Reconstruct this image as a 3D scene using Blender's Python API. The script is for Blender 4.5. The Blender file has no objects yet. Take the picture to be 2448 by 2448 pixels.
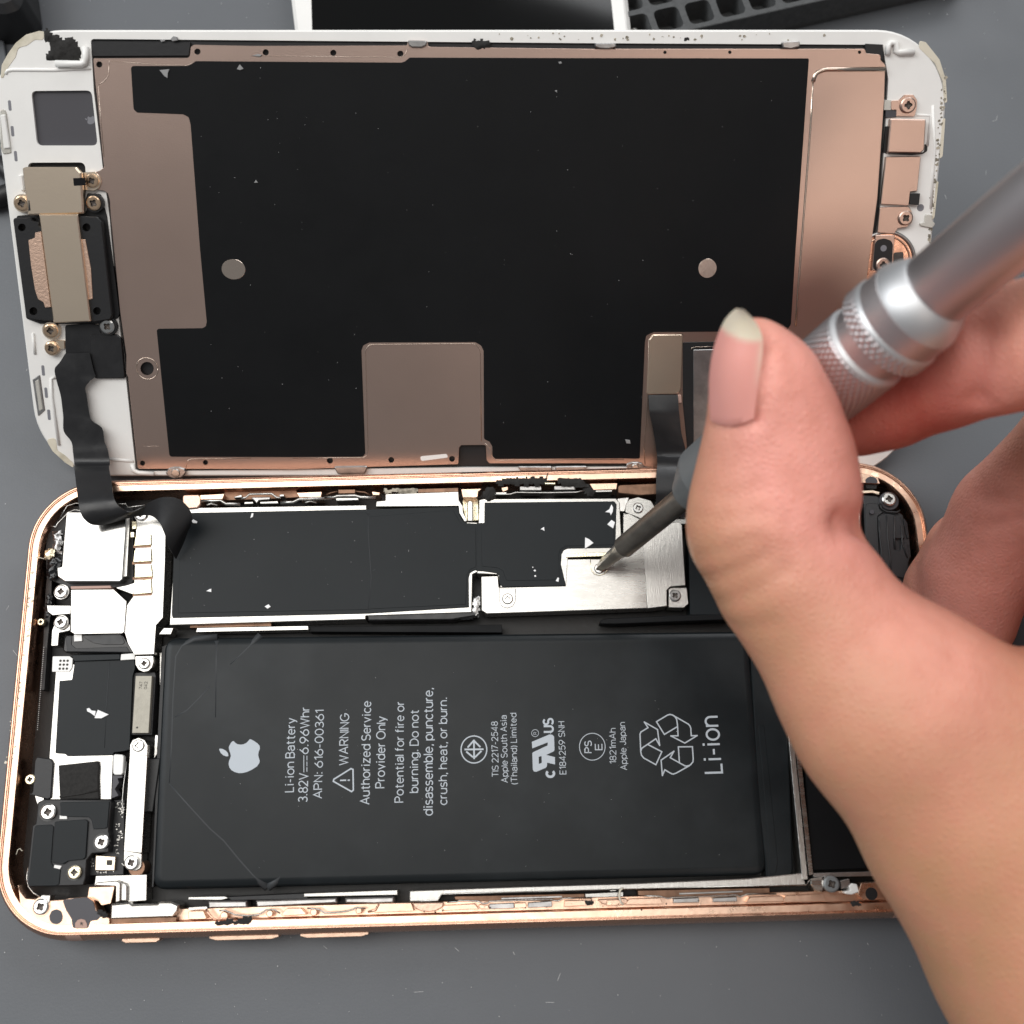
import bpy, bmesh, math, random
import numpy as np
from mathutils import Vector
from mathutils.geometry import tessellate_polygon
random.seed(7)
S = 0.001                       # all lengths below are millimetres
scene = bpy.context.scene
col = scene.collection

# ------------------------------------------------------------------ camera
TH = math.radians(16.1); CAMH = 169.1; FPX = 2639.0
cam = bpy.data.cameras.new('camera'); cam.sensor_width = 36.0
cam.lens = 36.0 * FPX / 2448.0
cam.clip_start = 0.005; cam.clip_end = 20.0
cam.dof.use_dof = True; cam.dof.focus_distance = 0.166; cam.dof.aperture_fstop = 24.0
cam_ob = bpy.data.objects.new('camera', cam); col.objects.link(cam_ob)
cam_ob.location = (0, 0, CAMH * S); cam_ob.rotation_euler = (TH, 0, 0)
scene.camera = cam_ob

# ------------------------------------------------------------------ room light and added lamps
world = bpy.data.worlds.new('World'); scene.world = world; world.use_nodes = True
wn = world.node_tree.nodes['Background']
wn.inputs['Color'].default_value = (0.92, 0.96, 1.0, 1); wn.inputs['Strength'].default_value = 0.20

def area_lamp(name, loc, target, sx, sy, power, color):
    l = bpy.data.lights.new(name, 'AREA'); l.shape = 'RECTANGLE'; l.size = sx; l.size_y = sy
    l.energy = power; l.color = color
    o = bpy.data.objects.new(name, l); col.objects.link(o); o.location = loc
    d = Vector(target) - Vector(loc)
    o.rotation_euler = d.to_track_quat('-Z', 'Y').to_euler()
    return o
area_lamp('ceiling_lamp', (-0.43, 0.22, 1.30), (-0.43, 0.22, 0), 1.10, 0.74, 9.2, (1.0, 0.975, 0.94))
area_lamp('window_lamp', (-1.05, 0.34, 0.95), (0.0, 0.05, 0), 0.70, 0.70, 8.5, (0.95, 0.98, 1.0))
area_lamp('back_fill_lamp', (0.45, 1.15, 0.98), (0.05, 0.1, 0), 0.90, 0.45, 7.0, (0.97, 0.98, 1.0))  # added fill lamp, lifts the far mat and the thumb
area_lamp('highlight_lamp', (0.52, 0.28, 1.35), (0.52, 0.28, 0), 0.26, 0.22, 0.9, (1.0, 0.97, 0.93))  # added lamp, puts highlights on the right end of the phone
area_lamp('side_lamp', (0.52, -0.78, 1.45), (0.1, 0.05, 0), 0.46, 0.36, 1.7, (1.0, 0.80, 0.68))

vs = scene.view_settings
vs.view_transform = 'Standard'; vs.look = 'None'; vs.exposure = 0.15; vs.gamma = 1.0
vs.use_curve_mapping = False
scene.render.engine = 'CYCLES'
scene.cycles.max_bounces = 8; scene.cycles.use_denoising = True

# ------------------------------------------------------------------ projection helpers
CT, ST = math.cos(TH), math.sin(TH)
def ray(px, py):
    kx = (px - 1224) / FPX; ky = (py - 1224) / FPX
    return Vector((kx, ST - ky * CT, -CT - ky * ST))
CAM = Vector((0, 0, CAMH))
def PZ(px, py, z):                      # point of height z seen at a photo pixel
    r = ray(px, py); return CAM + r * ((z - CAMH) / r.z)
def PD(px, py, depth):                  # point at a given depth seen at a photo pixel
    return CAM + ray(px, py) * depth
def pix(v):                             # photo pixel of a point
    d = Vector(v) - CAM
    dep = d.y * ST - d.z * CT
    up = d.y * CT + d.z * ST
    return 1224 + FPX * d.x / dep, 1224 - FPX * up / dep
DN = Vector((-0.0015, -0.5400, 0.8417)).normalized()      # normal of the propped display
D0 = Vector((-74.88, 94.23, 27.58))
DU = Vector((1, 0, 0)); DU = (DU - DN * DU.dot(DN)).normalized(); DV = DN.cross(DU)
REG = dict(A=(0,0,2.415),B=(0,350,3.864),C=(0,750,3.22),D=(600,0,2.415),E=(1400,0,1.8435),F=(1900,150,3.22),
  G=(700,750,2.1467),H=(1400,650,1.8435),I=(0,1150,3.864),J=(0,1550,3.864),K=(0,1850,3.864),L=(400,1150,2.415),
  M=(1100,1150,3.22),N=(400,1500,2.415),O=(1000,1500,2.1467),Q=(200,2050,2.1467),R=(1000,2000,1.61),T=(1900,1100,4.83),
  V=(1600,1300,1.683),W=(1500,780,4.83),X=(1500,1680,7.728),Y=(1080,1720,6.44),Z=(510,1740,12.88),a=(440,1140,5.367),
  b=(780,1120,4.6),c=(1140,1100,4.2),d=(0,0,3.22),e=(1450,0,2.972),g=(80,2100,4.83),h=(450,2120,3.864),
  i=(900,2090,3.22),j=(1450,2060,2.76),k=(0,250,5.52),s=(0,0,1.0))
def pts(reg, flat):
    x0, y0, s = REG[reg]
    return [(x0 + flat[q] / s, y0 + flat[q+1] / s) for q in range(0, len(flat), 2)]

class Flat:                              # horizontal layer system of the table and the phone
    def at(self, p, z):
        v = PZ(p[0], p[1], z); return (v.x, v.y)
    def xyz(self, uv, z): return Vector((uv[0], uv[1], z))
    def mmpx(self, z): return (CAMH - z) / FPX * 1.0
class Tilt:                              # layer system of the propped display (h along its normal)
    def at(self, p, h):
        r = ray(*p); o = D0 + DN * h
        v = CAM + r * (DN.dot(o - CAM) / DN.dot(r)) - D0
        return (v.dot(DU), v.dot(DV))
    def xyz(self, uv, h): return D0 + DU * uv[0] + DV * uv[1] + DN * h
    def mmpx(self, h): return 165.0 / FPX
FL, TL = Flat(), Tilt()

# ------------------------------------------------------------------ polygon tools
def area2(p): return sum(p[i-1][0]*p[i][1] - p[i][0]*p[i-1][1] for i in range(len(p)))
def ccw(p): return p if area2(p) > 0 else p[::-1]
def roundp(p, r, n=5):
    if r <= 0: return p
    out = []; N = len(p)
    for i in range(N):
        a, b, c = Vector(p[i-1]), Vector(p[i]), Vector(p[(i+1) % N])
        u, v = a - b, c - b; lu, lv = u.length, v.length
        if lu < 1e-6 or lv < 1e-6: continue
        u /= lu; v /= lv
        cosang = max(-1, min(1, u.dot(v))); ang = math.acos(cosang)
        if ang > 2.9: out.append(tuple(b)); continue
        t = min(r / math.tan(ang / 2), lu * .45, lv * .45)
        p0, p1 = b + u * t, b + v * t
        for k in range(n + 1):
            s = k / n
            out.append(tuple(p0 * (1-s)**2 + b * 2*s*(1-s) + p1 * s*s))
    return out
def inset(p, d):
    N = len(p); out = []
    for i in range(N):
        a, b, c = Vector(p[i-1]), Vector(p[i]), Vector(p[(i+1) % N])
        e1 = (b - a); e2 = (c - b)
        if e1.length < 1e-7 or e2.length < 1e-7: out.append(p[i]); continue
        e1.normalize(); e2.normalize()
        n1 = Vector((-e1.y, e1.x)); n2 = Vector((-e2.y, e2.x))
        m = n1 + n2
        if m.length < 1e-3: m = n1.copy()
        m.normalize(); k = d / max(.45, m.dot(n1))
        out.append((b.x + m.x * k, b.y + m.y * k))
    return out
def circle(cx, cy, r, n=24, ry=None):
    ry = ry or r
    return [(cx + r*math.cos(2*math.pi*k/n), cy + ry*math.sin(2*math.pi*k/n)) for k in range(n)]

# ------------------------------------------------------------------ mesh builder
class MB:
    def __init__(s): s.v = []; s.f = []; s.m = []
    def add(s, vs, fs, mi=0):
        o = len(s.v); s.v += [tuple(v) for v in vs]
        for f in fs: s.f.append([o + q for q in f]); s.m.append(mi)
    def prism(s, lay, poly, z1, z0, ch=0.05, holes=(), mi=0, bottom=True):
        poly = ccw(poly); n = len(poly)
        X = lambda q, z: lay.xyz(q, z)
        top = inset(poly, ch) if ch > 0 else poly
        rings = [[X(q, z0) for q in poly], [X(q, z1 - ch) for q in poly]]
        if ch > 0: rings.append([X(q, z1) for q in top])
        o = len(s.v)
        for r in rings: s.v += [tuple(v) for v in r]
        for k in range(len(rings) - 1):
            for i in range(n):
                j = (i + 1) % n
                s.f.append([o + k*n + i, o + k*n + j, o + (k+1)*n + j, o + (k+1)*n + i]); s.m.append(mi)
        loops = [[Vector((q[0], q[1], 0)) for q in top]]
        hs = [ccw(h)[::-1] for h in holes]
        for h in hs: loops.append([Vector((q[0], q[1], 0)) for q in h])
        flat = [q for l in loops for q in l]
        tris = tessellate_polygon(loops)
        def cap(z, flip):
            base = len(s.v); s.v += [tuple(X((q.x, q.y), z)) for q in flat]
            for t in tris:
                a, b, c = (flat[k] for k in t)
                cr = (b.x-a.x)*(c.y-a.y) - (b.y-a.y)*(c.x-a.x)
                if abs(cr) < 1e-12: continue
                t = list(t) if (cr > 0) != flip else list(t)[::-1]
                s.f.append([base + k for k in t]); s.m.append(mi)
        cap(z1, False)
        if bottom:
            if ch > 0 and not hs:
                s.f.append([o + i for i in range(n)][::-1]); s.m.append(mi)
            else: cap(z0, True)
        for h in hs:
            m = len(h); base = len(s.v)
            s.v += [tuple(X(q, z1)) for q in h] + [tuple(X(q, z0)) for q in h]
            for i in range(m):
                j = (i+1) % m
                s.f.append([base+i, base+m+i, base+m+j, base+j][::-1]); s.m.append(mi)
    def tube(s, path, r, n=8, mi=0, cap=True):
        path = [Vector(p) for p in path]; o = len(s.v); N = len(path)
        rs = r if hasattr(r, '__len__') else [r]*N
        t0 = (path[1]-path[0]).normalized()
        ref = Vector((0,0,1)) if abs(t0.z) < .9 else Vector((1,0,0))
        for i, p in enumerate(path):
            t = (path[min(i+1,N-1)] - path[max(i-1,0)]).normalized()
            a = t.cross(ref)
            if a.length < 1e-4: a = t.cross(Vector((0,1,0)))
            a.normalize(); b = a.cross(t)
            for k in range(n):
                w = 2*math.pi*k/n
                s.v.append(tuple(p + (a*math.cos(w) + b*math.sin(w))*rs[i]))
        for i in range(N-1):
            for k in range(n):
                k2 = (k+1) % n
                s.f.append([o+i*n+k, o+i*n+k2, o+(i+1)*n+k2, o+(i+1)*n+k]); s.m.append(mi)
        if cap:
            s.f.append([o+k for k in range(n)][::-1]); s.f.append([o+(N-1)*n+k for k in range(n)]); s.m += [mi, mi]
    def lathe(s, p0, axis, prof, n=48, mi=0, mod=None):
        ax = Vector(axis).normalized(); ref = Vector((0,0,1)) if abs(ax.z) < .95 else Vector((1,0,0))
        a = ax.cross(ref).normalized(); b = ax.cross(a); o = len(s.v)
        for q, (t, r) in enumerate(prof):
            for k in range(n):
                w = 2*math.pi*k/n; rr = r + (mod(t, w) if mod else 0)
                s.v.append(tuple(Vector(p0) + ax*t + (a*math.cos(w) + b*math.sin(w))*rr))
        for q in range(len(prof)-1):
            for k in range(n):
                k2 = (k+1) % n
                s.f.append([o+q*n+k, o+(q+1)*n+k, o+(q+1)*n+k2, o+q*n+k2][::-1]); s.m.append(mi)
        s.f.append([o+k for k in range(n)]); s.f.append([o+(len(prof)-1)*n+k for k in range(n)][::-1]); s.m += [mi, mi]
    def build(s, name, mats, parent=None, origin=None, smooth=False, auto=None):
        org = Vector(origin) if origin is not None else (ORG[parent.name] if parent else Vector((0,0,0)))
        me = bpy.data.meshes.new(name)
        me.from_pydata([((v[0]-org.x)*S, (v[1]-org.y)*S, (v[2]-org.z)*S) for v in s.v], [], s.f)
        mats = mats if isinstance(mats, (list, tuple)) else [mats]
        for m in mats: me.materials.append(m)
        me.polygons.foreach_set('material_index', s.m)
        me.update()
        if smooth:
            me.polygons.foreach_set('use_smooth', [True]*len(me.polygons))
            if auto:
                bm = bmesh.new(); bm.from_mesh(me)
                for e in bm.edges:
                    if len(e.link_faces) == 2 and e.calc_face_angle(0) > auto: e.smooth = False
                bm.to_mesh(me); bm.free()
        ob = bpy.data.objects.new(name, me); col.objects.link(ob)
        if parent: ob.parent = parent
        elif origin is not None: ob.location = org * S
        ORG[ob.name] = org
        return ob
ORG = {}
def thing(name, label, cat, loc, group=None):
    o = bpy.data.objects.new(name, None); col.objects.link(o)
    o.location = Vector(loc) * S; o.empty_display_size = 0.01
    o['label'] = label; o['category'] = cat
    if group: o['group'] = group
    ORG[o.name] = Vector(loc); return o
def tag(o, label, cat=None, group=None, kind=None):
    o['label'] = label
    if cat: o['category'] = cat
    if group: o['group'] = group
    if kind: o['kind'] = kind
    return o

def slab(name, mat, parent, reg, flat, z1, z0, r=0.0, ch=0.05, lay=FL, holes=(), **kw):
    poly = [lay.at(p, z1) for p in (pts(reg, flat))]
    poly = roundp(ccw(poly), r)
    hs = []
    for h in holes:
        hp = [lay.at(p, z1) for p in h[0]]; hs.append(roundp(ccw(hp), h[1]) if len(h) > 1 else hp)
    mb = MB(); mb.prism(lay, poly, z1, z0, ch, hs); return mb.build(name, mat, parent, **kw)
def disc_px(reg, x, y, r, lay, z, n=24):            # circle of pixel radius -> plane coordinates
    c = lay.at(pts(reg, (x, y))[0], z); q = lay.at(pts(reg, (x + r, y))[0], z)
    return circle(c[0], c[1], abs(q[0] - c[0]), n)
def disc(name, mat, parent, reg, x, y, r, z1, z0, lay=FL, ch=0.05, n=24):
    mb = MB(); mb.prism(lay, disc_px(reg, x, y, r, lay, z1, n), z1, z0, ch); return mb.build(name, mat, parent)
def screw(parent, mat, reg, x, y, r, z1, lay=FL, ang=0.3, lug=None, name='screw', depth=.8):
    c = lay.at(pts(reg, (x, y))[0], z1); q = lay.at(pts(reg, (x + r, y))[0], z1); R = abs(q[0]-c[0])
    a, l = R*.13, R*.52
    cr = [(a,a),(a,l),(-a,l),(-a,a),(-l,a),(-l,-a),(-a,-a),(-a,-l),(a,-l),(a,-a),(l,-a),(l,a)]
    b = R*.25; cr2 = []
    for (u, v) in cr:
        if abs(u) == a and abs(v) == a: u, v = math.copysign(b, u), math.copysign(b, v)
        cr2.append((c[0] + u*math.cos(ang) - v*math.sin(ang), c[1] + u*math.sin(ang) + v*math.cos(ang)))
    mb = MB(); prof = circle(c[0], c[1], R, 32)
    o = len(mb.v); mb.v += [tuple(lay.xyz(p, z1 - depth)) for p in prof] + [tuple(lay.xyz(p, z1 - .12)) for p in prof]
    for k in range(32): j = (k+1) % 32; mb.f.append([o+k, o+j, o+32+j, o+32+k]); mb.m.append(0)
    # crowned head with a cross recess
    top = circle(c[0], c[1], R*.82, 32); o = len(mb.v)
    mb.v += [tuple(lay.xyz(p, z1 - .12)) for p in prof] + [tuple(lay.xyz(p, z1)) for p in top]
    for k in range(32):
        j = (k+1) % 32; mb.f.append([o+k, o+j, o+32+j, o+32+k]); mb.m.append(0)
    hole = ccw(cr2)
    loops = [[Vector((p[0], p[1], 0)) for p in top], [Vector((p[0], p[1], 0)) for p in hole[::-1]]]
    flat = loops[0] + loops[1]; base = len(mb.v); mb.v += [tuple(lay.xyz((p.x, p.y), z1)) for p in flat]
    for t in tessellate_polygon(loops):
        A, B, C2 = (flat[k] for k in t)
        cc = (B.x-A.x)*(C2.y-A.y)-(B.y-A.y)*(C2.x-A.x)
        mb.f.append([base+k for k in (t if cc > 0 else t[::-1])]); mb.m.append(0)
    base = len(mb.v); m = len(hole)
    mb.v += [tuple(lay.xyz(p, z1)) for p in hole]
    mb.v += [tuple(lay.xyz((c[0]+(p[0]-c[0])*.75, c[1]+(p[1]-c[1])*.75), z1 - .27)) for p in hole] + [tuple(lay.xyz(c, z1 - .33))]
    for k in range(m):
        j = (k+1) % m
        mb.f.append([base+k, base+j, base+m+j, base+m+k]); mb.m.append(1)
        mb.f.append([base+m+k, base+m+j, base+2*m]); mb.m.append(1)
    ob = mb.build(name, [mat, M['recess']], parent)
    if lug:
        k = MB(); k.prism(lay, circle(c[0], c[1], R*lug[0], 28), z1 - .35, z1 - depth - .3, .04); k.build('screw_lug', lug[1], parent)
    return ob
def wire(name, mat, parent, reg, flat, z, r, lay=FL, n=6, smooth=True):
    mb = MB(); mb.tube([lay.xyz(lay.at(p, z), z) for p in pts(reg, flat)], r, n); return mb.build(name, mat, parent, smooth=smooth)

# ------------------------------------------------------------------ materials
def mat(name, colr, rough=.5, metal=0.0, var=0.0, vscale=300, bump=0.0, bscale=900, rvar=0.0, spec=.5, coat=0.0,
        sss=0.0, stretch=None, col2=None, ramp=(.45,.55), trans=0.0, ior=1.45):
    m = bpy.data.materials.new(name); m.use_nodes = True; nt = m.node_tree; N = nt.nodes; L = nt.links
    b = N['Principled BSDF']; b.inputs['Base Color'].default_value = (*colr, 1)
    b.inputs['Roughness'].default_value = rough; b.inputs['Metallic'].default_value = metal
    b.inputs['Specular IOR Level'].default_value = spec; b.inputs['Coat Weight'].default_value = coat
    b.inputs['Transmission Weight'].default_value = trans; b.inputs['IOR'].default_value = ior
    if sss:
        b.inputs['Subsurface Weight'].default_value = sss
        b.inputs['Subsurface Radius'].default_value = (1.0, .32, .18); b.inputs['Subsurface Scale'].default_value = .0035
    tc = N.new('ShaderNodeTexCoord'); src = tc.outputs['Object']
    if stretch:
        mp = N.new('ShaderNodeMapping'); mp.inputs['Scale'].default_value = stretch; L.new(src, mp.inputs['Vector']); src = mp.outputs['Vector']
    def noise(sc, det=4.0, rg=.6):
        n = N.new('ShaderNodeTexNoise'); n.inputs['Scale'].default_value = sc; n.inputs['Detail'].default_value = det
        n.inputs['Roughness'].default_value = rg; L.new(src, n.inputs['Vector']); return n
    if var or col2:
        n = noise(vscale); rp = N.new('ShaderNodeValToRGB')
        if col2:
            rp.color_ramp.elements[0].position, rp.color_ramp.elements[1].position = ramp
            rp.color_ramp.elements[0].color = (*colr, 1); rp.color_ramp.elements[1].color = (*col2, 1)
        else:
            rp.color_ramp.elements[0].position = .3; rp.color_ramp.elements[1].position = .7
            rp.color_ramp.elements[0].color = (*[c*(1-var) for c in colr], 1); rp.color_ramp.elements[1].color = (*[min(1, c*(1+var)) for c in colr], 1)
        L.new(n.outputs['Fac'], rp.inputs['Fac']); L.new(rp.outputs['Color'], b.inputs['Base Color'])
    if rvar:
        n = noise(vscale*1.7); mr = N.new('ShaderNodeMapRange'); mr.inputs['From Min'].default_value = .3; mr.inputs['From Max'].default_value = .7
        mr.inputs['To Min'].default_value = max(.02, rough - rvar); mr.inputs['To Max'].default_value = rough + rvar
        L.new(n.outputs['Fac'], mr.inputs['Value']); L.new(mr.outputs['Result'], b.inputs['Roughness'])
    if bump:
        n = noise(bscale, 3.0); bp = N.new('ShaderNodeBump'); bp.inputs['Strength'].default_value = bump; bp.inputs['Distance'].default_value = .0001
        L.new(n.outputs['Fac'], bp.inputs['Height']); L.new(bp.outputs['Normal'], b.inputs['Normal'])
    return m
M = dict(
 mat=mat('desk_mat_rubber', (.100,.107,.117), .52, spec=.6, var=.05, vscale=25, bump=.25, bscale=2600, rvar=.05),
 white=mat('white_plastic', (.80,.79,.765), .38, var=.03, vscale=120, bump=.05, bscale=500),
 cream=mat('old_adhesive', (.66,.61,.50), .5, bump=.4, bscale=500, col2=(.44,.40,.30), vscale=350, ramp=(.45,.75)),
 grime=mat('grime', (.20,.18,.14), .8, bump=.8, bscale=1500, col2=(.45,.40,.32), vscale=900, ramp=(.45,.6)),
 plate=mat('rose_plate_metal', (.52,.385,.325), .33, 1.0, var=.09, vscale=22, bump=.12, bscale=5000),
 platelip=mat('rose_plate_lip_metal', (.62,.52,.44), .25, 1.0, bump=.1, bscale=3000),
 graphite=mat('black_graphite_film', (.0045,.0049,.0056), .5, spec=.18, var=.12, vscale=90, bump=.10, bscale=700, rvar=.05),
 foil=mat('grey_shield_foil', (.0100,.0125,.0142), .40, spec=.20, var=.05, vscale=40, bump=.08, bscale=500, rvar=.02),
 batt=mat('battery_wrap', (.0085,.0108,.0122), .36, spec=.24, col2=(.017,.0205,.0225), vscale=70, ramp=(.50,.78), bump=.34, bscale=75, rvar=.03),
 black=mat('black_plastic', (.012,.012,.013), .45, bump=.2, bscale=1500),
 blackgl=mat('black_gloss', (.006,.006,.007), .16, bump=.05),
 blackmt=mat('black_foam', (.020,.019,.018), .9, bump=.9, bscale=2500, var=.3, vscale=2000),
 flex=mat('black_flex_film', (.014,.014,.015), .36, bump=.12, bscale=250, rvar=.08),
 dkgrey=mat('dark_grey_film', (.060,.058,.066), .5),
 midgrey=mat('grey_print', (.19,.19,.21), .5),
 steel=mat('bright_steel', (.50,.487,.46), .27, 1.0, bump=.08, bscale=900, rvar=.06, vscale=150, stretch=(1,5,1)),
 mirror=mat('polished_steel', (.50,.49,.47), .15, 1.0, bump=.03, bscale=600),
 steelgr=mat('brushed_steel', (.56,.545,.515), .34, 1.0, bump=.3, bscale=900, stretch=(9,1,1), var=.08, vscale=300),
 steeldk=mat('dull_steel', (.42,.41,.40), .36, 1.0, bump=.3, bscale=700, var=.2, vscale=500),
 gold=mat('champagne_steel', (.82,.68,.53), .33, 1.0, bump=.08, bscale=2500, var=.03, vscale=80),
 goldpin=mat('gold_spring', (.80,.72,.52), .25, 1.0, bump=.6, bscale=1500, stretch=(6,1,1), var=.2, vscale=900),
 screwg=mat('gold_screw_metal', (.78,.56,.38), .25, 1.0),
 screws=mat('steel_screw_metal', (.58,.57,.55), .24, 1.0),
 copper=mat('rose_gold_frame', (.70,.42,.30), .27, 1.0, bump=.15, bscale=1500, rvar=.07, vscale=400),
 copperin=mat('machined_rose_gold', (.80,.55,.41), .33, 1.0, bump=.14, bscale=1300, rvar=.1, vscale=300),
 pad=mat('copper_pad', (.74,.52,.40), .45, 1.0, bump=.5, bscale=2500),
 band=mat('rose_plastic_band', (.42,.27,.22), .5),
 print=mat('grey_ink', (.44,.48,.52), .55),
 recess=mat('shaded_recess_metal', (.10,.085,.075), .5, .6),  # darker colour stands in for the shade inside the screw crosses
 chip=mat('grey_chip', (.34,.32,.27), .5, .3, bump=.3, bscale=2500, var=.08, vscale=900),
 ink=mat('dark_ink', (.05,.048,.042), .7),
 dark=mat('dark_chassis', (.012,.011,.010), .5, bump=.4, bscale=900),
 brown=mat('brown_inner_rail', (.20,.115,.075), .4, .8, var=.3, vscale=600),
 clear=mat('clear_plastic', (.70,.68,.62), .25, spec=.6, bump=.2, bscale=800, trans=.4),
 wear=mat('scuffed_film', (.038,.041,.044), .5, spec=.3),
 spk=mat('speaker_plastic', (.026,.027,.029), .36, spec=.5, bump=.15, bscale=900),
 flakegr=mat('grey_flake', (.27,.27,.27), .6),
 flake=mat('white_paint', (.85,.85,.85), .5, bump=.3, bscale=1500),
 screen=mat('black_glass_screen', (.004,.004,.004), .06, spec=.3),
 foam=mat('black_foam_tray', (.080,.083,.085), .85, bump=.8, bscale=2500, var=.15, vscale=900),
 alu=mat('grey_anodised_alu', (.60,.565,.57), .44, 1.0, bump=.2, bscale=3000),
 alubr=mat('bright_alu', (.66,.665,.675), .52, 1.0),
 chuckm=mat('chuck_steel', (.21,.22,.225), .55, .5, bump=.1),
 bitm=mat('bit_steel', (.36,.33,.29), .40, 1.0, bump=.2, bscale=900, var=.2, vscale=300),
)
# ================================================================== SETTING
mb = MB(); n = 1
mb.v = [(-900,-900,0),(900,-900,0),(900,1200,0),(-900,1200,0)]; mb.f = [[0,1,2,3]]; mb.m = [0]
o = mb.build('tabletop', M['mat'])
tag(o, 'dark grey rubber work mat under the opened phone', kind='structure')

# ================================================================== DISPLAY ASSEMBLY (propped up, back side to the viewer)
DISP = thing('phone_display_assembly', 'white framed phone screen lifted open, its copper and black back facing up', 'phone screen', D0 + DV*(-45) + DU*68)
def rrect(u0, u1, v0, v1, r, n=14):
    p = []
    for cx, cy, a0 in ((u1-r, v1-r, 0), (u0+r, v1-r, 90), (u0+r, v0+r, 180), (u1-r, v0+r, 270)):
        for k in range(n+1):
            a = math.radians(a0 + 90*k/n); p.append((cx + r*math.cos(a), cy + r*math.sin(a)))
    return p
tl = TL.at((1000, 71), 0); bl = TL.at((900, 1139), 0)
L0 = TL.at((5, 389), 0)[0]; R0 = TL.at((2246, 401), 0)[0]
OUT = rrect(L0, R0, bl[1], tl[1], 11.0)
# holes of the white frame: LCD bay, sticker window, speaker slot
lcd = pts('s', (217,93, 1387,103, 2110,107, 2124,190, 2105,492, 2083,665, 2048,1108, 1530,1116, 1091,1118, 325,1127, 300,896, 282,750, 262,520, 245,396, 240,350, 224,216))
win = pts('d', (240,700, 705,696, 752,1120, 285,1120))
slot = pts('d', (215,1252, 655,1250, 664,1440, 640,1660, 215,1400))
mb = MB()
hs = [roundp(ccw([TL.at(p, 0) for p in lcd]), .5)]
hs += [roundp(ccw([TL.at(p, 0) for p in q]), .8) for q in (win, slot)]
mb.prism(TL, OUT, 0, -1.3, .28, hs)
FRAME = mb.build('white_frame', M['white'], DISP)
mb = MB(); mb.prism(TL, inset(OUT, .5), -.75, -2.3, .1); mb.build('front_glass', M['black'], DISP)
# sticker sheet in the window with its small fruit emblem
stick = slab('window_sheet', M['dkgrey'], DISP, 'd', (236,690, 712,690, 764,1126, 282,1126), -.42, -.7, lay=TL, ch=0)
def apple(parent, centre_px, scale, lay, z, m, mirror=False, reg='s'):
    body = [(480,590),(500,540),(550,450),(615,388),(680,455),(745,500),(840,515),(940,500),(1020,460),(1080,400),(1130,335),(1250,395),(1370,480),(1430,550),(1438,640),(1400,730),(1385,830),(1400,910),(1432,1000),(1420,1080),(1350,1180),(1200,1280),(1050,1350),(900,1388),(780,1390),(660,1355),(560,1300),(500,1220),(475,1120),(485,1020),(520,940),(545,860),(530,790),(500,700),(482,640)]
    leaf = [(180,660),(200,632),(290,645),(390,700),(450,770),(475,870),(400,875),(310,840),(230,770)]
    mb = MB()
    for q in (body, leaf):
        q = [(centre_px[0] + (a-800)*scale, centre_px[1] + (b-860)*scale) for a, b in q]
        poly = roundp(ccw([lay.at(p, z) for p in q]), .25, 3); mb.prism(lay, poly, z, z-.01, 0)
    return mb.build('fruit_emblem', m, parent)
apple(stick, (215,287), 1/52., TL, -.405, M['midgrey'])
# copper back plate
PLATE = (222,139, 449,138, 453.5,134, 455.5,112, 464,106.8, 600,109.5, 974,108.5, 974.7,96, 1022,97.3, 1024.5,111.8, 1400,116.6, 2069,116.6, 2070,127.5,
  2105,130, 2106,143.7, 2117,155, 2116,168, 2114,237, 2098,473, 2072,667, 2033,1105, 1701,1112, 1566,1118, 1491,1108, 1170,1108, 1163,1100, 1161,1064, 1102,1064.5,
  1098,1070, 1096,1110, 700,1122.6, 329,1121, 306,902, 301,893, 301.5,849, 287,748, 264,515, 262,480, 258,463, 249,457,
  215,451, 205,440, 205,425, 213,416, 238,408, 249,400, 247,385)
def hole_px(reg, x, y, r):
    x0, y0, s = REG[reg]; cx, cy, rr = x0+x/s, y0+y/s, r/s
    return [(cx+rr*math.cos(a*math.pi/8), cy+rr*math.sin(a*math.pi/8)) for a in range(16)]
HOLES = [hole_px('A',573,372,18), hole_px('A',1140,298,18), hole_px('D',85,302,18), hole_px('D',475,305,18), hole_px('D',862,310,18),
         hole_px('C',1097,1150,20), hole_px('C',1582,1145,20), hole_px('G',190,753,16), hole_px('G',505,750,15), hole_px('G',817,745,15),
         hole_px('C',1132,422,52), hole_px('e',415,372,12), hole_px('e',876,371,12), hole_px('e',1798,371,12)]
PL = slab('back_plate', M['plate'], DISP, 's', PLATE, .42, .12, r=.35, ch=.06, lay=TL, holes=[(h,) for h in HOLES])
slab('lcd_backlight', M['black'], DISP, 's', (219,96, 1387,106, 2106,110, 2119,190, 2101,492, 2079,665, 2044,1104, 1530,1112, 1091,1114, 329,1123, 304,896, 286,750, 266,520, 249,396, 244,350, 228,216), -.3, -.72, lay=TL, ch=.05)
slab('lcd_backlight', M['black'], DISP, 'A', (525,240, 1100,245, 1090,322, 532,325), .06, -.4, lay=TL, ch=.05)
# black graphite film
GR = (312.6,157.5, 448,157.5, 458,153, 468,146, 600,147, 960,149.5, 969,146, 979,137.5, 1387,138.7, 1932,139.4, 1934,142, 1902,600, 1891,775, 1880,792,
  1563,794, 1545,802, 1542,818, 1530,1084, 1530,1097, 1490,1096, 1184,1097.5, 1177,1090, 1177,1068, 1170,1056, 1157,1050, 1156,838, 1150,826, 1136,818, 882,819,
  868,826, 864,838, 873,1085, 867,1092, 700,1093, 405,1092, 374,786, 484,784.5, 492,780, 494,769, 478,596, 455.5,298, 451,280, 437,273, 327,269, 319,261)
slab('graphite_film', M['graphite'], DISP, 's', GR, .50, .40, r=.5, ch=.03, lay=TL)
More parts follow.
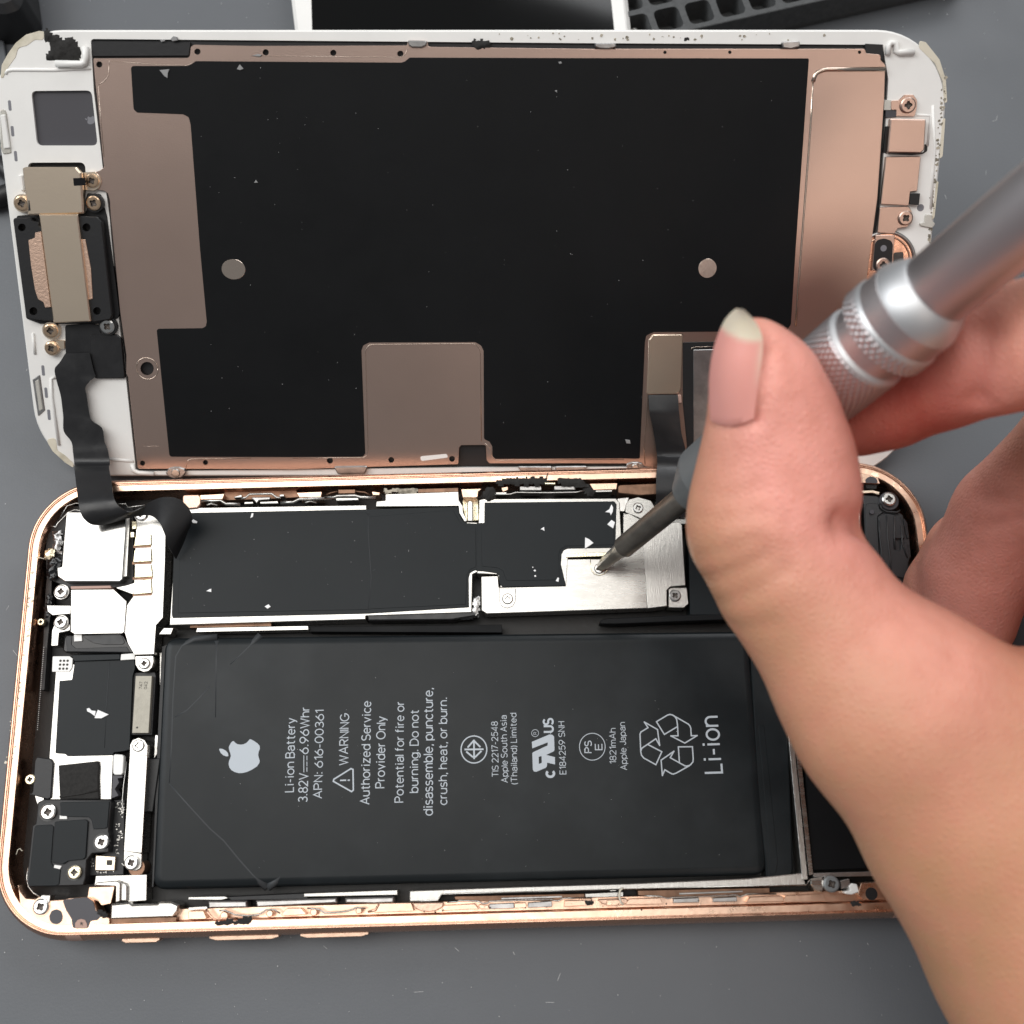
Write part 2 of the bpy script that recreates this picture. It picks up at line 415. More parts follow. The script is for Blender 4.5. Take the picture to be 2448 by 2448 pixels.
# raised lips and grooves pressed into the plate
def lip(reg, flat, h=.46, r=.09, m='platelip'):
    q = roundp_open([TL.at(p, h) for p in pts(reg, flat)], .9)
    mb = MB(); mb.tube([TL.xyz(p, h-.03) for p in q], r, 6); return mb.build('pressed_lip', M[m], PL, smooth=True)
def roundp_open(p, r, n=5):
    out = [p[0]]
    for i in range(1, len(p)-1):
        a, b, c = Vector(p[i-1]), Vector(p[i]), Vector(p[i+1]); u, v = a-b, c-b
        t = min(r, u.length*.45, v.length*.45)
        p0 = b + u.normalized()*t; p1 = b + v.normalized()*t
        for k in range(n+1):
            w = k/n; out.append(tuple(p0*(1-w)**2 + b*2*w*(1-w) + p1*w*w))
    out.append(p[-1]); return out
lip('E', (1002,360, 1012,322, 1055,306, 1321,305), .42, .34)
lip('s', (1943,196, 1938,300, 1912,640, 1902,780), .44, .16)
lip('G', (0,742, 370,738, 386,715, 372,185, 392,158, 935,153, 962,185, 968,655), .48, .05)
lip('G', (985,665, 1015,690, 1022,735, 1040,752, 1700,748), .48, .05)
lip('A', (632,350, 625,440, 600,470, 566,490), .46, .04)
lip('A', (1118,352, 1090,378, 900,372, 640,352), .46, .03)
lip('D', (0,322, 860,330, 890,318, 905,270), .46, .03)
lip('C', (1430,1190, 1440,1130, 1475,1118, 1932,1112), .46, .05)
lip('C', (1095,1020, 1230,1021), .44, .025)
lip('A', (566,490, 600,905), .46, .04)
mb = MB(); c = TL.at(pts('C', (1132,422))[0], .44); q = TL.at(pts('C', (1215,422))[0], .44)
mb.tube([TL.xyz(p, .43) for p in circle(c[0], c[1], q[0]-c[0], 32)] + [TL.xyz((q[0], c[1]), .43)], .07, 6); mb.build('pressed_lip', M['platelip'], PL, smooth=True)
# two bare ovals in the film, pad marks
mb = MB()
c = TL.at((558,644), .53); mb.prism(TL, circle(c[0], c[1], 1.8, 28, 1.5), .53, .45, .03); mb.build('round_window', M['platelip'], DISP)
mb = MB()
c = TL.at((1691.5,641.5), .53); mb.prism(TL, circle(c[0], c[1], 1.38, 28, 1.42), .53, .45, .03); mb.build('round_window', M['platelip'], DISP)
slab('white_mark', M['white'], PL, 'G', (653,732, 790,719, 797,738, 658,756), .44, .40, r=.5, ch=0, lay=TL)
# top and bottom clips
for q in [('D',(903,232,1018,236,1012,262,985,275,930,274,910,262)), ('E',(40,190,132,188,136,208,100,216,60,214,42,206)), ('E',(862,182,945,180,944,206,905,216,872,212)),
          ('C',(1272,1225,1300,1190,1340,1180,1380,1182,1420,1195,1432,1225,1400,1262,1340,1272,1295,1255)), ('G',(1708,780,1740,762,1775,762,1803,780,1803,800,1775,815,1735,815)),
          ('G',(208,785,385,782,370,820,230,824)), ('G',(1150,784,1330,784,1330,806,1170,808)), ('G',(1345,784,1512,782,1500,802,1348,806)), ('c',(1500,40,1560,20,1660,30,1680,80,1640,120,1560,125,1510,90))]:
    slab('spring_clip', M['steeldk'], DISP, q[0], q[1], .75, -.2, r=.3, ch=.15, lay=TL)
disc('spring_clip', M['steel'], DISP, 'C', 1350, 1228, 34, .95, .3, TL, .12)
disc('spring_clip', M['steel'], DISP, 'G', 1757, 787, 17, .95, .3, TL, .12)
slab('corner_block', M['black'], DISP, 'E', (1233,192, 1311,196, 1312,266, 1298,264, 1297,242, 1234,237), .35, -.5, r=.1, lay=TL)
# moulded hooks of the white frame
wire('moulded_hook', M['white'], FRAME, 'd', (655,360, 662,440, 655,482, 630,494, 430,490), .35, .48, TL, 10)
wire('moulded_hook', M['white'], FRAME, 'E', (1332,240, 1335,200, 1345,190, 1366,190, 1368,225, 1380,232, 1448,230), .2, .42, TL, 10)
wire('moulded_hook', M['white'], FRAME, 'C', (1020,1160, 1030,1205, 1070,1225, 1185,1232), .1, .4, TL, 10)
wire('moulded_rib', M['white'], FRAME, 'C', (425,490, 395,500, 400,640, 455,1010), -.02, .28, TL, 8)
wire('moulded_rib', M['white'], FRAME, 'C', (255,150, 270,310), -.02, .25, TL, 8)
wire('moulded_rib', M['white'], FRAME, 'd', (45,570, 60,545, 100,538, 420,540, 700,525), -.12, .3, TL, 8)
wire('moulded_rib', M['white'], FRAME, 'F', (935,402, 1045,406, 1020,640), -.08, .22, TL, 8)
wire('moulded_rib', M['white'], FRAME, 'F', (1060,330, 1075,660, 1062,830, 1045,1120), -.1, .25, TL, 8)
wire('moulded_rib', M['white'], FRAME, 'C', (850,1120, 1030,1135), -.1, .3, TL, 8)
for reg, x, y, a in [('d',75,812,.06),('d',96,1010,.06),('d',121,1202,.06),('C',332,437,.1),('C',355,608,.1),('C',377,778,.1)]:
    s = REG[reg][2]; w, h = 3.6, 12.5
    cx, cy = pts(reg, (x, y))[0]
    slab('clip_slot', M['midgrey'], FRAME, 's', (cx-w-1.2,cy-h, cx+w-1.2,cy-h, cx+w+1.2,cy+h, cx-w+1.2,cy+h), .012, -.1, r=.25, ch=0, lay=TL)
slab('frame_clip', M['clear'], DISP, 'k', (-2,70, 60,60, 86,120, 150,640, 40,660, 2,560), .15, -.6, r=.3, ch=.12, lay=TL)
slab('frame_clip', M['white'], DISP, 'k', (2,135, 66,128, 132,575, 45,585), .35, .1, r=.2, ch=.12, lay=TL)
slab('frame_clip', M['steeldk'], DISP, 'C', (248,508, 306,465, 346,745, 291,795), .12, -.6, r=.2, ch=.1, lay=TL)
slab('frame_clip', M['clear'], DISP, 'C', (268,522, 296,502, 330,735, 300,755), .25, .1, r=.2, ch=.1, lay=TL)
slab('frame_clip', M['clear'], DISP, 'F', (1005,1165, 1060,1170, 1060,1215, 1085,1240, 1060,1275, 965,1255, 960,1235, 1000,1225), .3, -.3, r=.3, ch=.1, lay=TL)
disc('clip_slot', M['midgrey'], FRAME, 'F', 968, 1116, 27, .012, -.1, TL, 0)
# old adhesive and black gunk on the frame
def blob(name, m, parent, lay, reg, flat, z, thick=.25, cell=.35, rough=.6, seed=1):
    """lumpy patch of residue: a closed height field over an outline with a ragged border"""
    poly = [Vector(lay.at(p, z)) for p in pts(reg, flat)]; rnd = random.Random(seed)
    def inside(x, y):
        c = False
        for i in range(len(poly)):
            a, b = poly[i-1], poly[i]
            if (a.y > y) != (b.y > y) and x < (b.x-a.x)*(y-a.y)/(b.y-a.y)+a.x: c = not c
        return c
    def dist(x, y):
        d = 1e9; p = Vector((x, y))
        for i in range(len(poly)):
            a, b = poly[i-1], poly[i]; e = b-a; t = max(0, min(1, (p-a).dot(e)/max(1e-9, e.dot(e)))); d = min(d, (p-a-e*t).length)
        return d if inside(x, y) else -d
    x0, x1 = min(p.x for p in poly)-.3, max(p.x for p in poly)+.3; y0, y1 = min(p.y for p in poly)-.3, max(p.y for p in poly)+.3
    nx, ny = max(3, int((x1-x0)/cell)), max(3, int((y1-y0)/cell)); mb = MB(); idx = {}
    hs = {}
    for a in range(nx+1):
        for b in range(ny+1):
            x = x0+(x1-x0)*a/nx + rnd.uniform(-.3,.3)*cell; y = y0+(y1-y0)*b/ny + rnd.uniform(-.3,.3)*cell
            d = dist(x, y) + rnd.uniform(-.25,.2)*rough
            hs[a,b] = (x, y, d)
    for k, (x, y, d) in hs.items():
        h = min(1, max(0, d/.45))*thick*(1 - rough*rnd.random()*.8)
        idx[k] = len(mb.v); mb.v.append(tuple(lay.xyz((x, y), z + h - (.03 if d <= 0 else 0))))
    for a in range(nx):
        for b in range(ny):
            q = [(a,b),(a+1,b),(a+1,b+1),(a,b+1)]
            if sum(hs[k][2] > 0 for k in q) >= 2: mb.f.append([idx[k] for k in q]); mb.m.append(0)
    return mb.build(name, m, parent, smooth=True)
blob('black_residue', M['blackmt'], DISP, TL, 'd', (345,232, 380,240, 420,270, 480,312, 545,288, 585,312, 620,365, 620,462, 310,467, 360,420, 405,355, 380,305, 335,315), .03, .35, .3, .8, 2)
slab('adhesive_residue', M['cream'], DISP, 'd', (4,600, 12,500, 62,410, 120,330, 200,266, 300,238, 345,242, 335,312, 270,305, 205,352, 140,368, 120,440, 62,520, 24,600), .05, -.05, r=.8, ch=.04, lay=TL)
slab('adhesive_residue', M['cream'], DISP, 'C', (350,966, 430,952, 440,1050, 500,1090, 566,1150, 566,1188, 500,1146, 405,1060), .05, -.05, r=.6, ch=.04, lay=TL)
for q, sd in [((1470,178, 1500,186, 1560,262, 1588,350, 1594,450, 1582,455, 1574,360, 1540,280, 1470,212), 5), ((1586,520, 1574,690, 1560,700, 1572,525), 8), ((1556,800, 1538,960, 1526,970, 1545,800), 9)]:
    slab('adhesive_residue', M['cream'], DISP, 'E', q, .045, -.05, r=.5, ch=.03, lay=TL)
blob('black_residue', M['blackmt'], DISP, TL, 'D', (1285,235, 1390,238, 1392,262, 1360,275, 1335,295, 1300,295, 1288,268), .3, .5, .3, .7, 6)
blob('black_residue', M['blackmt'], DISP, TL, 'e', (540,270, 590,262, 600,288, 545,292), -.02, .3, .25, .5, 7)
rnd = random.Random(11)
mb = MB()
def speck(mb, lay, x, y, r, z, h):
    n = rnd.randint(4, 6); a0 = rnd.random()*6
    q = [(x + r*rnd.uniform(.5,1.2)*math.cos(a0+2*math.pi*k/n), y + r*rnd.uniform(.5,1.2)*math.sin(a0+2*math.pi*k/n)) for k in range(n)]
    mb.prism(lay, q, z+h, z-.02, min(.02, h*.4), bottom=False)
for k in range(120):                                   # dirt along the right and top edges of the frame
    t = rnd.random()
    px, py = pts('E', (1590 - 75*t + rnd.uniform(-14,6), 300 + 780*t))[0]
    if k > 84: px, py = 1150 + rnd.random()*930, 80 + rnd.uniform(-1, 16)
    u = TL.at((px, py), 0); speck(mb, TL, u[0], u[1], rnd.uniform(.06,.30), 0.0, .06)
mb.build('dirt', M['grime'], DISP)

# ---- earpiece speaker block on the left
slab('speaker_bay', M['black'], DISP, 'B', (150,640, 800,600, 800,430, 930,440, 985,640, 1105,1540, 1085,1590, 900,1640, 370,1640, 240,1590), .2, -.4, r=.4, lay=TL)
HB = [hole_px('B',202,748,36), hole_px('B',798,748,38), hole_px('B',308,1522,38), hole_px('B',895,1520,36)]
SP = slab('earpiece_speaker', M['black'], DISP, 'B', (116,662, 285,655, 300,690, 362,700, 362,745, 716,745, 716,640, 900,650, 940,700, 1035,1560, 1020,1600, 870,1625, 490,1620, 240,1590), 1.5, .0, r=.5, ch=.15, lay=TL, holes=[(h,) for h in HB])
slab('speaker_pad', M['pad'], SP, 'B', (322,798, 378,785, 470,1485, 415,1490, 400,1440, 350,1412, 320,1320, 285,1100, 260,868, 320,845), 1.66, 1.4, r=.15, ch=.05, lay=TL)
slab('speaker_pad', M['pad'], SP, 'B', (740,862, 788,858, 840,1130, 856,1408, 812,1418), 1.60, 1.4, r=.15, ch=.05, lay=TL)
BR = slab('speaker_bracket', M['gold'], DISP, 'B', (203,200, 235,190, 700,190, 722,215, 748,245, 772,622, 255,637), 1.75, .9, r=.25, ch=.22, lay=TL)
slab('bracket_strap', M['gold'], BR, 'B', (358,628, 716,628, 838,1618, 492,1632), 2.0, 1.2, r=.12, ch=.16, lay=TL)
slab('bracket_tab', M['gold'], BR, 'B', (740,244, 880,232, 925,300, 915,385, 870,412, 752,402), .62, .3, r=.3, ch=.06, lay=TL)
slab('bracket_notch', M['blackgl'], BR, 'B', (675,293, 785,290, 790,358, 682,364), 1.78, 1.5, r=.1, ch=0, lay=TL)
slab('bracket_notch', M['black'], BR, 'B', (262,500, 270,500, 282,592, 262,595), 1.78, 1.5, ch=0, lay=TL)
slab('moulded_rib', M['white'], FRAME, 'B', (165,262, 205,258, 225,410, 192,415), .5, -.1, r=.3, ch=.15, lay=TL)
for reg, x, y, r, z, lug in [('B',845,318,62,.95,(1.28,M['gold'])),('B',197,527,68,1.15,(1.22,M['gold'])),('B',860,524,66,1.2,(1.3,M['black'])),
                             ('B',462,1705,63,1.0,(1.3,M['gold'])),('B',988,1664,66,1.1,(1.3,M['black'])),('B',470,1868,60,1.0,(1.15,M['gold']))]:
    screw(DISP, M['screwg'] if x != 988 else M['screws'], reg, x, y, r, z, TL, ang=random.uniform(0,1.5), lug=lug)
slab('screw_tab', M['gold'], DISP, 'C', (430,205, 495,208, 498,268, 430,275), .5, -.1, r=.1, lay=TL)
slab('sensor_flex', M['flex'], DISP, 'C', (500,90, 690,75, 768,90, 770,150, 900,162, 932,190, 962,492, 955,498, 735,500, 690,420, 505,310), .45, -.1, r=.4, lay=TL)
slab('sensor_flex', M['flex'], DISP, 'C', (692,160, 900,165, 930,190, 958,490, 735,497, 700,330), .6, .2, r=.4, lay=TL)

# ---- ribbon cables (closed strips with real thickness)
def ribbon(name, m, parent, rows, th=.12, sub=4):
    """rows of (left point, right point); smoothed with Catmull-Rom"""
    def cr(a, b, c, d, t):
        return .5*((2*b) + (-a+c)*t + (2*a-5*b+4*c-d)*t*t + (-a+3*b-3*c+d)*t**3)
    R = []
    for k in range(len(rows)-1):
        q = [rows[max(0,min(len(rows)-1,k+d))] for d in (-1,0,1,2)]
        for t in range(sub): R.append(tuple(cr(*[x[w] for x in q], t/sub) for w in (0,1)))
    R.append(rows[-1]); mb = MB(); nc = 7; top = []; bot = []
    for i, (l, r) in enumerate(R):
        a, b = R[max(0,i-1)], R[min(len(R)-1,i+1)]
        tdir = ((b[0]+b[1])-(a[0]+a[1])); wdir = r-l; nn = wdir.cross(tdir).normalized()
        rowt = []; rowb = []
        for c in range(nc):
            p = l.lerp(r, c/(nc-1)); rowt.append(len(mb.v)); mb.v.append(tuple(p + nn*th/2)); rowb.append(len(mb.v)); mb.v.append(tuple(p - nn*th/2))
        top.append(rowt); bot.append(rowb)
    for i in range(len(R)-1):
        for c in range(nc-1):
            mb.f.append([top[i][c], top[i][c+1], top[i+1][c+1], top[i+1][c]]); mb.f.append([bot[i][c], bot[i+1][c], bot[i+1][c+1], bot[i][c+1]])
        mb.f.append([top[i][0], top[i+1][0], bot[i+1][0], bot[i][0]]); mb.f.append([top[i][-1], bot[i][-1], bot[i+1][-1], top[i+1][-1]])
    mb.f.append(top[0][::-1] + bot[0]); mb.f.append(top[-1] + bot[-1][::-1])
    mb.m = [0]*len(mb.f); return mb.build(name, m, parent, smooth=True, auto=.7)
def dp(reg, x, y, h): p = pts(reg, (x, y))[0]; return TL.xyz(TL.at(p, h), h)
def zp(reg, x, y, z): p = pts(reg, (x, y))[0]; return PZ(p[0], p[1], z)
rows = [(dp('C',505,305,.75), dp('C',690,300,.9)), (dp('C',460,375,.9), dp('C',722,440,1.0)), (dp('C',422,425,1.0), dp('C',735,482,1.0)), (dp('C',435,510,1.0), dp('C',690,520,1.1)),
        (dp('C',455,580,1.0), dp('C',655,572,1.1)), (dp('C',470,640,1.0), dp('C',667,630,1.1)), (dp('C',480,720,1.1), dp('C',690,780,1.1)), (dp('C',488,800,1.2), dp('C',715,830,1.2)),
        (dp('C',492,905,1.3), dp('C',785,880,1.3)), (dp('C',550,985,1.5), dp('C',805,985,1.5)), (dp('C',562,1060,1.8), dp('C',830,1050,1.8)), (dp('C',572,1150,2.3), dp('C',845,1150,2.3)),
        (zp('I',688,-110,6.8), zp('I',1008,-120,6.8)), (zp('I',703,20,8.2), zp('I',1032,10,8.2)), (zp('I',715,120,9.3), zp('I',1042,95,9.3)), (zp('I',727,215,9.9), zp('I',1058,168,9.9)),
        (zp('I',760,325,9.6), zp('I',1090,222,9.9)), (zp('I',830,392,8.6), zp('I',1140,262,9.8)), (zp('I',905,405,7.6), zp('I',1190,284,9.6)), (zp('I',1010,390,7.0), zp('I',1245,275,9.4)),
        (zp('I',1150,350,7.2), zp('I',1300,250,9.4)), (zp('I',1300,318,7.8), zp('I',1350,228,9.6))]
ribbon('front_camera_flex', M['flex'], DISP, rows)
rows = [(zp('I',1298,318,7.8), zp('I',1345,225,9.6)), (zp('I',1390,318,9.0), zp('I',1400,185,10.6)), (zp('I',1450,355,10.2), zp('I',1500,150,11.8)), (zp('I',1495,420,10.4), zp('I',1620,155,12.0)), (zp('I',1525,500,10.0), zp('I',1715,215,11.5)),
        (zp('I',1545,575,9.2), zp('I',1772,310,10.6)), (zp('I',1575,640,8.2), zp('I',1765,395,9.4)), (zp('I',1605,690,7.1), zp('I',1735,460,8.0)), (zp('I',1625,720,6.3), zp('I',1700,560,6.6))]
ribbon('front_camera_flex', M['black'], DISP, rows)
rows = [(dp('W',240,792,.75), dp('W',582,792,.75)), (dp('W',247,900,1.5), dp('W',590,930,1.3)), (dp('W',252,985,2.1), dp('W',602,1050,1.6)), (dp('W',285,1140,2.2), dp('W',622,1230,1.8)), (dp('W',318,1330,2.0), dp('W',660,1380,1.9)),
        (dp('W',340,1500,2.0), dp('W',680,1500,2.2)), (zp('W',344,1580,7.6), zp('W',690,1590,7.6)), (zp('W',335,1700,8.2), zp('W',690,1700,8.2)), (zp('W',330,1850,8.3), zp('W',690,1850,8.3)), (zp('W',330,1960,8.0), zp('W',690,1960,8.0)), (zp('W',330,2100,6.9), zp('W',690,2100,6.9)), (zp('W',330,2200,6.3), zp('W',690,2200,6.3))]
ribbon('display_flex', M['flex'], DISP, rows)
slab('flex_cover', M['gold'] , DISP, 'W', (222,790, 250,160, 290,98, 640,92, 632,420, 620,720, 600,765, 560,786), .72, .4, r=.35, ch=.12, lay=TL)
slab('driver_board', M['black'], DISP, 'W', (640,185, 1300,172, 1300,1800, 560,1700, 690,1395, 640,900), .55, .2, r=.2, lay=TL)
slab('driver_board_cover', M['steeldk'], DISP, 'W', (762,272, 1300,262, 1300,1700, 765,1700), .75, .5, r=.15, lay=TL, ch=.05)
slab('flex_stop', M['band'], DISP, 'W', (582,795, 622,795, 628,885, 578,888), .9, .4, r=.15, lay=TL)
wire('pressed_lip', M['platelip'], PL, 'W', (735,275, 742,250, 770,240, 1200,228), .62, .05, TL)
wire('pressed_lip', M['platelip'], PL, 'W', (205,1600, 190,1400, 235,790, 245,160, 290,105, 640,92), .62, .06, TL)

# ---- right end: brackets, screws and home button
slab('home_bracket', M['plate'], DISP, 'F', (740,292, 800,288, 828,262, 845,246, 915,246, 942,290, 940,345, 925,412, 780,412, 782,362, 742,362), .35, .0, r=.2, lay=TL)
slab('home_bracket_tab', M['clear'], DISP, 'F', (690,285, 742,288, 742,365, 686,365), .3, -.2, lay=TL, r=.05)
slab('home_bracket', M['plate'], DISP, 'F', (738,430, 1012,436, 998,670, 970,695, 714,692), 1.1, .1, r=.2, ch=.16, lay=TL)
slab('home_bracket', M['plate'], DISP, 'F', (702,722, 972,720, 944,990, 890,995, 880,1100, 662,1090), .62, .0, r=.1, ch=.1, lay=TL)
slab('home_bracket', M['plate'], DISP, 'F', (656,1112, 878,1106, 900,1140, 905,1230, 862,1266, 792,1276, 768,1318, 636,1308), .55, .0, r=.2, ch=.08, lay=TL)
slab('tape_strip', M['black'], DISP, 'F', (890,1005, 966,1005, 956,1096, 884,1090), .7, .2, lay=TL, r=.05)
slab('tape_strip', M['dkgrey'], DISP, 'F', (700,362, 784,368, 782,420, 700,425), .2, -.2, lay=TL, r=.05)
slab('tape_strip', M['black'], DISP, 'F', (700,490, 735,485, 712,700, 682,690), .15, -.3, lay=TL, r=.05)
slab('finger_slot', M['black'], DISP, 'F', (1000,620, 1022,640, 1020,680, 985,702, 900,712, 720,704, 720,698, 996,690), .05, -.3, lay=TL, r=.3, ch=0)
LEN = slab('home_bracket', M['plate'], DISP, 'F', (622,1325, 772,1328, 752,1600, 596,1600), .6, .0, r=.1, ch=.08, lay=TL)
slab('oval_tape', M['black'], LEN, 'F', (618,1390, 640,1362, 690,1352, 740,1368, 756,1400, 745,1600, 600,1600), .65, .5, r=.8, ch=.02, lay=TL)
disc('oval_hole', M['midgrey'], LEN, 'F', 684, 1428, 24, .67, .6, TL, 0)
c = TL.at(pts('F', (690,1540))[0], .2); q = TL.at(pts('F', (935,1540))[0], .2); R = q[0]-c[0]
mb = MB(); mb.prism(TL, circle(c[0], c[1], R*.97, 48), .05, -.5, .05); HBT = mb.build('home_button', M['copper'], DISP)
mb = MB(); mb.tube([TL.xyz(p, .12) for p in circle(c[0], c[1], R*.94, 64)] + [TL.xyz((c[0]+R*.94, c[1]), .12)], .28, 8); mb.build('button_ring', M['steeldk'], HBT, smooth=True)
mb = MB(); mb.tube([TL.xyz(p, .16) for p in circle(c[0], c[1], R*.8, 64)] + [TL.xyz((c[0]+R*.8, c[1]), .16)], .12, 8); mb.build('button_ring', M['copperin'], HBT, smooth=True)
slab('button_slot', M['blackgl'], HBT, 'F', (762,1462, 836,1456, 840,1600, 756,1600), .09, 0, lay=TL, r=.3, ch=0)
for x, y, r, z in [(875,326,60,.75),(857,1196,56,.95),(682,1558,55,1.0)]:
    screw(DISP, M['plate'], 'F', x, y, r, z, TL, ang=random.uniform(0,1.5), depth=.5)
# ================================================================== OPENED PHONE
PC = Vector((-4.5, 20.35, 0)); PR = math.radians(1.5)
PH = thing('opened_phone', 'rose gold phone body lying open with battery, steel shields and screws exposed', 'phone', PC)
def pl(u, v): return (PC.x + u*math.cos(PR) - v*math.sin(PR), PC.y + u*math.sin(PR) + v*math.cos(PR))
def ring_path(d, n=14):
    return [pl(*q) for q in rrect(-69.1 + d, 69.1 - d, -33.65 + d, 33.65 - d, max(2.5, 11.0 - d), n)]
PROF = [(1.6, .05), (.6, .7), (.12, 1.9), (0, 3.2), (0, 4.2), (.16, 5.3), (.5, 6.2), (.86, 6.75), (1.0, 6.9), (1.14, 6.9), (1.2, 6.72), (1.3, 6.72), (1.34, 6.45), (2.2, 6.40), (2.28, 6.25), (2.3, 1.6)]
mb = MB(); N = len(ring_path(0))
for d, z in PROF: mb.v += [(x, y, z) for x, y in ring_path(d)]
for k in range(len(PROF)-1):
    for i in range(N):
        j = (i+1) % N
        mb.f.append([k*N+i, k*N+j, (k+1)*N+j, (k+1)*N+i]); mb.m.append(1 if 12 <= k <= 13 else 0)
RIM = mb.build('metal_frame', [M['copper'], M['copperin']], PH, smooth=True, auto=.5)
mb = MB(); mb.prism(FL, ring_path(1.5), 1.7, .02, 0); mb.build('back_shell', M['dark'], PH)
# buttons and plastic antenna bands on the long side
def side_piece(name, m, u0, u1, prof, r=.2, parent=RIM):
    mb = MB(); n = 10
    for k in range(n+1):
        u = u0 + (u1-u0)*k/n; e = min(1, min(k, n-k)/1.0 + (0 if r else 1))
        for d, z in prof: p = pl(u, -33.65 + d*(1 if e else 1) + (0 if e else .25)); mb.v.append((p[0], p[1], z))
    w = len(prof)
    for k in range(n):
        for q in range(w-1): mb.f.append([k*w+q, k*w+q+1, (k+1)*w+q+1, (k+1)*w+q]); mb.m.append(0)
    mb.f.append(list(range(w))[::-1]); mb.f.append([n*w+q for q in range(w)]); mb.m += [0, 0]
    return mb.build(name, m, parent, smooth=True, auto=.6)
def uof(px, py): 
    p = PZ(px, py, 4); d = Vector((p.x-PC.x, p.y-PC.y)); return d.x*math.cos(PR) + d.y*math.sin(PR)
BTN = [(1.2, 2.4), (-.42, 2.45), (-.5, 2.6), (-.5, 4.6), (-.38, 4.78), (1.2, 4.85)]
side_piece('mute_switch', M['copperin'], uof(297,2240), uof(385,2240), BTN)
side_piece('volume_button', M['copperin'], uof(505,2232), uof(668,2232), BTN)
side_piece('volume_button', M['copperin'], uof(721,2225), uof(882,2225), BTN)
BND = [(d-.03, z+.03) for d, z in PROF[1:9]]
side_piece('antenna_band', M['band'], uof(174,2235), uof(209,2235), BND, 0)
side_piece('antenna_band', M['band'], uof(2127,2185), uof(2164,2185), BND, 0)
_jit = [0]
def S_(name, m, reg, flat, z1, z0=1.6, r=0.0, ch=.05, parent=None, **kw):
    _jit[0] += 1; z1 += (_jit[0] % 9)*.0035
    return slab(name, M[m] if isinstance(m, str) else m, parent or PH, reg, flat, z1, z0, r, ch, FL, **kw)
mb = MB(); q = [pl(-52, -31.3), pl(58, -31.3), pl(58, -29.8), pl(-52, -29.8)]
mb.prism(FL, q, 4.5, 2.0, .06); mb.build('inner_rail', M['copperin'], RIM)
# wide corner ledges
S_('corner_ledge', 'copperin', 'K', (165,1010, 185,1090, 235,1152, 460,1172, 575,1165, 640,1150, 800,1140, 860,1190, 905,1290, 1010,1335, 1012,1395, 660,1420, 460,1415, 300,1340, 190,1240), 6.36, 3, .3, parent=RIM)
S_('corner_ledge', 'copperin', 'T', (600,150, 745,150, 850,160, 960,200, 985,272, 900,268, 760,262, 600,270), 6.37, 4, .1, parent=RIM)
S_('oval_hole', 'dkgrey', 'K', (455,1310, 475,1265, 520,1250, 560,1265, 578,1310, 570,1360, 530,1392, 480,1380, 458,1350), 6.43, 6.2, .6, 0, parent=RIM)
S_('oval_hole', 'dkgrey', 'T', (815,262, 820,220, 850,195, 890,190, 935,205, 955,240, 955,266), 6.43, 6.2, .4, 0, parent=RIM)
S_('paint_patch', 'black', 'T', (812,274, 955,274, 940,330, 830,325), 5.8, 4, .1, 0, parent=RIM)
S_('paint_patch', 'dkgrey', 'K', (575,1165, 690,1150, 800,1140, 860,1180, 880,1260, 935,1310, 900,1350, 830,1362, 818,1425, 672,1425, 660,1340, 610,1260), 6.44, 6.2, .3, .02, parent=RIM)
S_('antenna_band', 'band', 'K', (693,1430, 693,1380, 715,1350, 750,1340, 785,1350, 803,1385, 808,1430), 6.52, 6.3, .2, .03, parent=RIM)
S_('stamped_mark', 'ink', 'K', (738,1372, 748,1375, 752,1366, 757,1375, 770,1376, 758,1383, 765,1402, 750,1388, 742,1400, 744,1384), 6.56, 6.4, 0, 0, parent=RIM)
blob('black_residue', M['blackmt'], PH, FL, 'K', (890,1262, 940,1262, 990,1300, 985,1330, 920,1325, 885,1290), 6.38, .35, .22, .7, 21)
blob('black_residue', M['blackmt'], PH, FL, 'K', (480,1080, 560,1075, 640,1085, 670,1110, 620,1125, 500,1118), 4.6, .4, .25, .8, 22)
# specks of old white glue on the left ledge
rnd = random.Random(5); mb = MB()
for k in range(90):
    t = rnd.random(); x = 300 + rnd.uniform(-30, 44) - 225*t; y = 760 + t*1900
    x0, y0, s = REG['I']; p = FL.at((x0 + x/s, y0 + y/s), 6.43); speck(mb, FL, p[0], p[1], rnd.uniform(.06,.26), 6.43, .06)
mb.build('glue_speck', M['cream'], PH)

# ---- camera end (left): steel camera, cover plates, springs
CAMM = S_('rear_camera', 'mirror', 'I', (612,285, 1150,290, 1170,300, 1165,420, 1132,905, 1105,928, 600,928, 532,882, 525,796, 570,793), 6.1, 2, .25, .12)
S_('camera_flange', 'steelgr', 'I', (1168,330, 1200,335, 1196,420, 1172,880, 1140,885), 5.6, 3, .05, .05, parent=CAMM)
S_('camera_ring', 'black', 'I', (440,420, 600,260, 640,230, 1230,235, 1235,920, 1190,970, 1050,985, 640,985, 430,900, 420,640), 4.4, 2, .6)
wire('spring_wire', M['steel'], PH, 'I', (470,415, 515,425, 530,395, 630,290, 690,265, 760,275, 900,260), 6.0, .1)
wire('spring_wire', M['steel'], PH, 'I', (560,330, 620,230, 700,205, 1060,215, 1160,210, 1180,245, 1340,222), 5.9, .09)
blob('crumpled_foil', M['steeldk'], PH, FL, 'I', (470,470, 560,455, 580,560, 550,670, 490,660, 500,560), 4.9, .7, .25, .9, 31)
blob('crumpled_foil', M['goldpin'], PH, FL, 'I', (420,640, 490,620, 495,690, 440,740, 405,700), 5.6, .4, .25, .6, 32)
blob('crumpled_foil', M['blackgl'], PH, FL, 'I', (470,690, 560,690, 560,780, 530,900, 470,920, 430,840), 4.9, .8, .3, .9, 33)
CP = S_('camera_cover', 'steel', 'I', (655,1003, 1050,1000, 1170,1112, 1165,1160, 1148,1392, 1125,1408, 690,1415, 652,1392, 655,1080), 6.0, 3, .12, .06)
